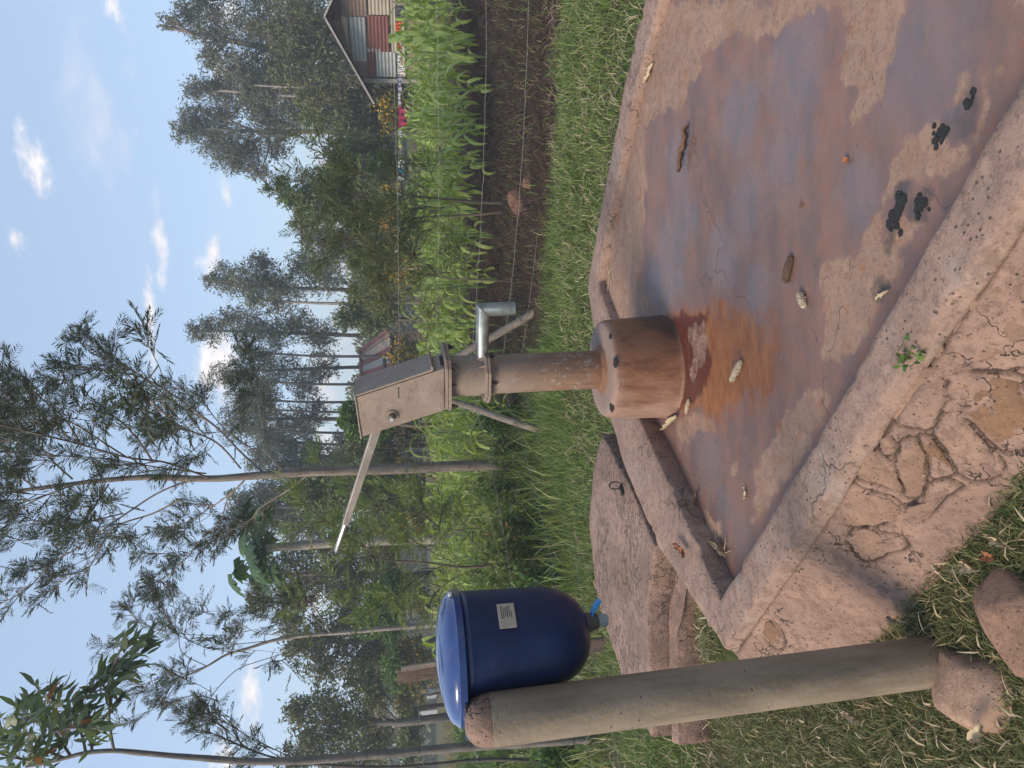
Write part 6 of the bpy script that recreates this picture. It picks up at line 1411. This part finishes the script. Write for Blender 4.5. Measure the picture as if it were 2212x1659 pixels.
# ------------------------------------------------------------------ buildings and laundry
def corr(name, quad, mat, parent, pitch=.09, depth=.03, horiz=True):
    """corrugated sheet; quad = 4 world corners (bl, br, tr, tl)"""
    bl, br, tr, tl = [np.asarray(p, float) for p in quad]; nrm = unit(np.cross(br-bl, tl-bl)); H = np.linalg.norm(tl-bl if horiz else br-bl); n = max(4, int(H/pitch*4)); V = []
    for i in range(n+1):
        t = i/n; o = nrm*depth*.5*math.sin(2*math.pi*t*H/pitch)
        if horiz: a, b = bl+(tl-bl)*t, br+(tr-br)*t
        else: a, b = bl+(br-bl)*t, tl+(tr-tl)*t
        V += [a+o, b+o]
    F = [(2*i, 2*i+1, 2*i+3, 2*i+2) for i in range(n)]
    me = mesh_np(name, np.array(V), np.array(F), True); return child(name, me, MT[mat], parent)
def shed():
    Y = 20.; root_p = Q(862, 30, Y); gz = float(ground_z(np.array([root_p[0]]), np.array([Y]))[0])
    root = empty('tin_shed', (root_p[0], Y, gz), 'patchwork corrugated iron shed with a gable roof at the right edge', 'shed')
    k = lambda cx, cy, dy=0.0: Q((1200+cx/3.318)/1.8517, (cy/3.318)/1.8517, Y-dy)
    # backing wall (gable)
    A = k(1290, 1000); B = k(830, 1000); C_ = k(360, 215); Wd = C_[0]-A[0]; apx = C_[0]
    bl = np.array([A[0], Y, gz]); tl = np.array([A[0], Y, B[2]]); ap = np.array([apx, Y, C_[2]]); tr = np.array([apx+Wd, Y, B[2]]); brr = np.array([apx+Wd, Y, gz])
    m = MB(); n5 = [bl, brr, tr, ap, tl]; m.v = [tuple(p+[0, .06, 0]) for p in n5]+[tuple(p+[0, 5.0, 0]) for p in n5]; m.f = [(0, 1, 2, 3, 4), (9, 8, 7, 6, 5)]+[(i, 5+i, 5+(i+1) % 5, (i+1) % 5) for i in range(5)]
    child('frame_wall', m.me('frame_wall'), MT['rust_sheet'], root)
    sheets = [((1290, 960), (1005, 640), 'grey_sheet', .02), ((1005, 960), (890, 600), 'red_sheet', .02), ((890, 960), (700, 760), 'rust_sheet', .02), ((1075, 640), (890, 600), 'grey_sheet', .03), ((1190, 640), (890, 195), 'red_sheet', .03), ((1300, 660), (1190, -40), 'cream_sheet', .02), ((890, 760), (650, 210), 'grey_sheet', .025), ((650, 700), (540, 210), 'cream_sheet', .015),
              ((540, 420), (430, 255), 'rust_sheet', .015), ((530, 255), (390, -60), 'red_sheet', .03), ((890, 210), (530, -60), 'rust_sheet', .018), ((1190, 195), (900, -60), 'cream_sheet', .02), ((1420, 960), (1290, -60), 'cream_sheet', .015)]
    for (c0, c1, mt, dy) in sheets:
        p = k(*c0, dy); q = k(*c1, dy); z0, z1 = min(p[2], q[2]), max(p[2], q[2]); x0, x1 = min(p[0], q[0]), max(p[0], q[0]); yy = Y-dy
        # trim the top to the rake of the gable
        def rake(x): return B[2]+(C_[2]-B[2])*(1-abs(x-apx)/Wd)-.02
        corr('wall_sheet', [(x0, yy, z0), (x1, yy, z0), (x1, yy, min(z1, rake(x1))), (x0, yy, min(z1, rake(x0)))], mt, root)
    for j in range(3):
        corr('wall_sheet', [(apx+.45+j*.5, Y-.02, gz), (apx+.95+j*.5, Y-.02, gz), (apx+.95+j*.5, Y-.02, B[2]+(C_[2]-B[2])*(1-(.95+j*.5)/Wd)-.03), (apx+.45+j*.5, Y-.02, B[2]+(C_[2]-B[2])*(1-(.45+j*.5)/Wd)-.03)], ('grey_sheet', 'red_sheet', 'cream_sheet')[j], root)
    m = MB(); m.box((A[0]-.03, Y-.03, (gz+B[2])/2), .10, .10, B[2]-gz); child('corner_board', m.me('corner_board', bevel=.005), MT['fascia'], root)
    # roof planes with overhang
    ov = k(900, 1235)-k(830, 1000); dz = (C_[2]-B[2])/Wd; ex = .55
    for s in (-1, 1):
        e0 = np.array([apx+s*(Wd+ex), Y-.6, B[2]-dz*ex+.06]); r0 = np.array([apx, Y-.6, C_[2]+.06]); e1 = e0+[0, 5.6, 0]; r1 = r0+[0, 5.6, 0]
        rf = corr('roof', [e0, e1, r1, r0] if s < 0 else [e1, e0, r0, r1], 'rust_sheet', root, .076, .018, False)
        m = MB(); d = unit(r0-e0); m.box((e0+r0)/2+np.array([0, -.01, -.01]), np.linalg.norm(r0-e0), .025, .05, [d, np.array([0, 1., 0]), np.cross(d, [0, 1., 0])]); o = child('barge_board', m.me('barge_board'), MT['fascia'], root)
shed_az = math.atan2(Q(700, 33, 20.)[0], 20.)
shed()
bpy.data.objects['tin_shed'].rotation_euler = (0, 0, -shed_az)
def red_house():
    Y = 31.; z = lambda x, y: Q(x, y, Y); gz = float(ground_z(np.array([1.]), np.array([Y]))[0]); pL = z(848, 835); pR = z(843, 712); root = empty('red_roofed_house', ((pL[0]+pR[0])/2, Y+1.5, gz), 'small house with a red and white sheet roof behind the pump', 'house')
    x0, x1 = pL[0], pR[0]; ze = pL[2]+.02; zr = z(778, 760)[2]; mid = x0+(x1-x0)*.70
    m = MB(); m.box(((x0+x1)/2, Y+1.9, (gz+ze)/2), (x1-x0)*.92, 3.2, ze-gz); w = child('wall', m.me('wall'), MT['wood_brown'], root)
    m = MB(); m.box((x0+(x1-x0)*.35, Y+.29, gz+.95), .7, .06, 1.7); child('door', m.me('door'), MT['shadow_dark'], root)
    m = MB(); m.box((x0+(x1-x0)*.72, Y+.29, gz+1.3), .6, .06, .6); child('window', m.me('window'), MT['shadow_dark'], root)
    n = 7; cols = ['red_sheet', 'cream_sheet', 'red_sheet', 'grey_sheet', 'red_sheet', 'cream_sheet', 'rust_sheet']
    # hip roof: front slope in sheets
    for i in range(n):
        a, b = i/n, (i+1)/n; ea = x0+(x1-x0)*a; eb = x0+(x1-x0)*b
        ra = x0+(mid-x0)*a; rb = x0+(mid-x0)*b
        corr('roof_sheet', [(ea, Y, ze), (eb, Y, ze), (rb, Y+1.9, zr), (ra, Y+1.9, zr)], cols[i], root, .15, .03, False)
    corr('roof_sheet', [(x1, Y, ze-.005), (x1, Y+3.8, ze), (mid, Y+1.92, zr), (mid, Y+1.9, zr)], 'red_sheet', root, .15, .03, False)
    corr('roof_sheet', [(x1, Y+3.8, ze), (x0, Y+3.8, ze), (x0, Y+1.9, zr), (mid, Y+1.9, zr)], 'red_sheet', root, .15, .03, False)
    m = MB(); m.tube([(x0, Y+1.9, zr+.03), (mid, Y+1.9, zr+.03), (x1, Y, ze+.04)], .08, 6); child('ridge_cap', m.me('ridge_cap'), MT['red_sheet'], root)
red_house()
def hut():
    Y = 42.; c = Q(850, 1540, Y); gz = float(ground_z(np.array([c[0]]), np.array([Y]))[0]); root = empty('white_hut', (c[0], Y+1, gz), 'small white-walled hut far off behind the board post', 'hut'); zt = Q(832, 1540, Y)[2]
    m = MB(); m.box((c[0], Y+1, (gz+zt)/2), 1.5, 2, zt-gz); child('wall', m.me('wall'), MT['white_wall'], root)
    m = MB(); m.box((c[0]+.2, Y-.02, gz+.75), .55, .05, 1.5); child('door', m.me('door'), MT['shadow_dark'], root)
    m = MB(); m.v = [(c[0]-1, Y-.3, zt), (c[0]+1, Y-.3, zt), (c[0]+1, Y+2.3, zt), (c[0]-1, Y+2.3, zt), (c[0]-1, Y+1, zt+.6), (c[0]+1, Y+1, zt+.6)]; m.f = [(0, 1, 5, 4), (2, 3, 4, 5), (0, 4, 3), (1, 2, 5), (0, 3, 2, 1)]; child('roof', m.me('roof'), MT['wood_brown'], root)
hut()
def laundry():
    Y = 18.2; rng = np.random.default_rng(8)
    line = empty('clothes_line', (*Q(858, 260, Y)[:2], -.6), 'wire clothes line sagging between the shed and the bushes', 'clothes line'); a = Q(853, 5, Y); b = Q(851, 580, Y)
    pts = [a+(b-a)*t-np.array([0, 0, .10*math.sin(math.pi*t)]) for t in np.linspace(0, 1, 20)]; m = MB(); m.tube(pts, .004, 5, False); child('wire', m.me('wire'), MT['wire'], line)
    for e, nm in ((a, 0), (b, 1)): pole('pole', (e[0], e[1], -.75), (e[0], e[1], e[2]+.05), .035, .03, 'wood_grey', line, nm)
    items = [(12, 42, 26, (.13, .13, .14), 'dark grey blanket hanging at the end of the clothes line'), (45, 72, 14, (.75, .14, .04), 'bright orange cloth hanging on the clothes line'), (74, 92, 9, (.72, .70, .70), 'white cloth beside the orange one on the line'), (94, 108, 9, (.62, .10, .06), 'narrow red cloth on the clothes line'), (112, 140, 8, (.75, .72, .70), 'long white cloth below the shed corner'), (143, 160, 18, (.78, .74, .66), 'cream cloth hanging low beside the white ones'), (163, 196, 8, (.40, .40, .52), 'lilac grey cloth on the clothes line'), (198, 228, 6, (.66, .65, .68), 'thin pale cloth right of the crimson one'), (232, 278, 20, (.40, .035, .09), 'crimson cloth hanging below the yellow flowers'),
             (282, 302, 9, (.5, .52, .5), 'grey cloth left of the crimson one'), (305, 322, 7, (.62, .62, .20), 'small yellowish cloth on the clothes line'), (326, 344, 11, (.25, .24, .28), 'dark grey cloth between the yellowish and white ones'), (347, 362, 12, (.78, .78, .76), 'white cloth touching a blue one on the line'), (364, 374, 11, (.06, .28, .45), 'small blue cloth between two white ones'), (376, 392, 12, (.76, .76, .78), 'white cloth left of the blue one'), (418, 428, 8, (.7, .7, .7), 'tiny white cloth alone on the line'), (470, 488, 7, (.10, .10, .11), 'black cloth near the far end of the line'), (492, 520, 8, (.80, .76, .74), 'bright white cloth near the far end of the line'), (524, 545, 8, (.78, .75, .74), 'last white cloth at the far end of the line')]
    for i, (y0, y1, drop, col, lb) in enumerate(items):
        mt = material('cloth_%d' % i, cloth(col)); tt0 = (y0-5)/575; tt1 = (y1-5)/575; n = 12; V = []
        top = [a+(b-a)*t-np.array([0, 0, .10*math.sin(math.pi*t)]) for t in np.linspace(tt0, tt1, n)]; L = drop*px(Y); nv = 6
        for j in range(nv):
            for q in range(n):
                s = j/(nv-1); fold = .05*math.sin(q*1.9+i)*s+.03*rng.normal(0, .3); V.append(top[q]+np.array([.015*rng.normal()*s, fold-.012, .012-L*s*(1+.18*math.sin(q*.7+i))]))
        for q in range(n): V.append(top[q]+np.array([0, .03, -L*.45]))   # the half that hangs behind
        F = [(j*n+q, j*n+q+1, (j+1)*n+q+1, (j+1)*n+q) for j in range(nv-1) for q in range(n-1)]+[(q, q+1, nv*n+q+1, nv*n+q) for q in range(n-1)]
        c = top[n//2]; me = mesh_np('laundry', np.array(V)-c, np.array(F), True); o = link('laundry_cloth', me, mt); o.location = tuple(c); tag(o, lb, 'cloth')
laundry()
# ------------------------------------------------------------------ hazy air
def m_haze(nt):
    v = nt.new('ShaderNodeVolumePrincipled'); v.inputs['Color'].default_value = (.86, .92, 1.0, 1); v.inputs['Density'].default_value = HAZE; v.inputs['Anisotropy'].default_value = .2
    return v.outputs[0]
HAZE = .0043
def build_haze():
    m = bpy.data.materials.new('haze'); m.use_nodes = True; nt = NT(m.node_tree); nt.n.clear(); out = nt.new('ShaderNodeOutputMaterial'); nt.l.new(m_haze(nt), out.inputs['Volume'])
    b = MB(); b.box((0, 90, 5.25), 304, 264, 15.5)
    o = link('haze', b.me('haze'), m); tag(o, 'thin hazy air over the field', None, None, 'stuff')
build_haze()
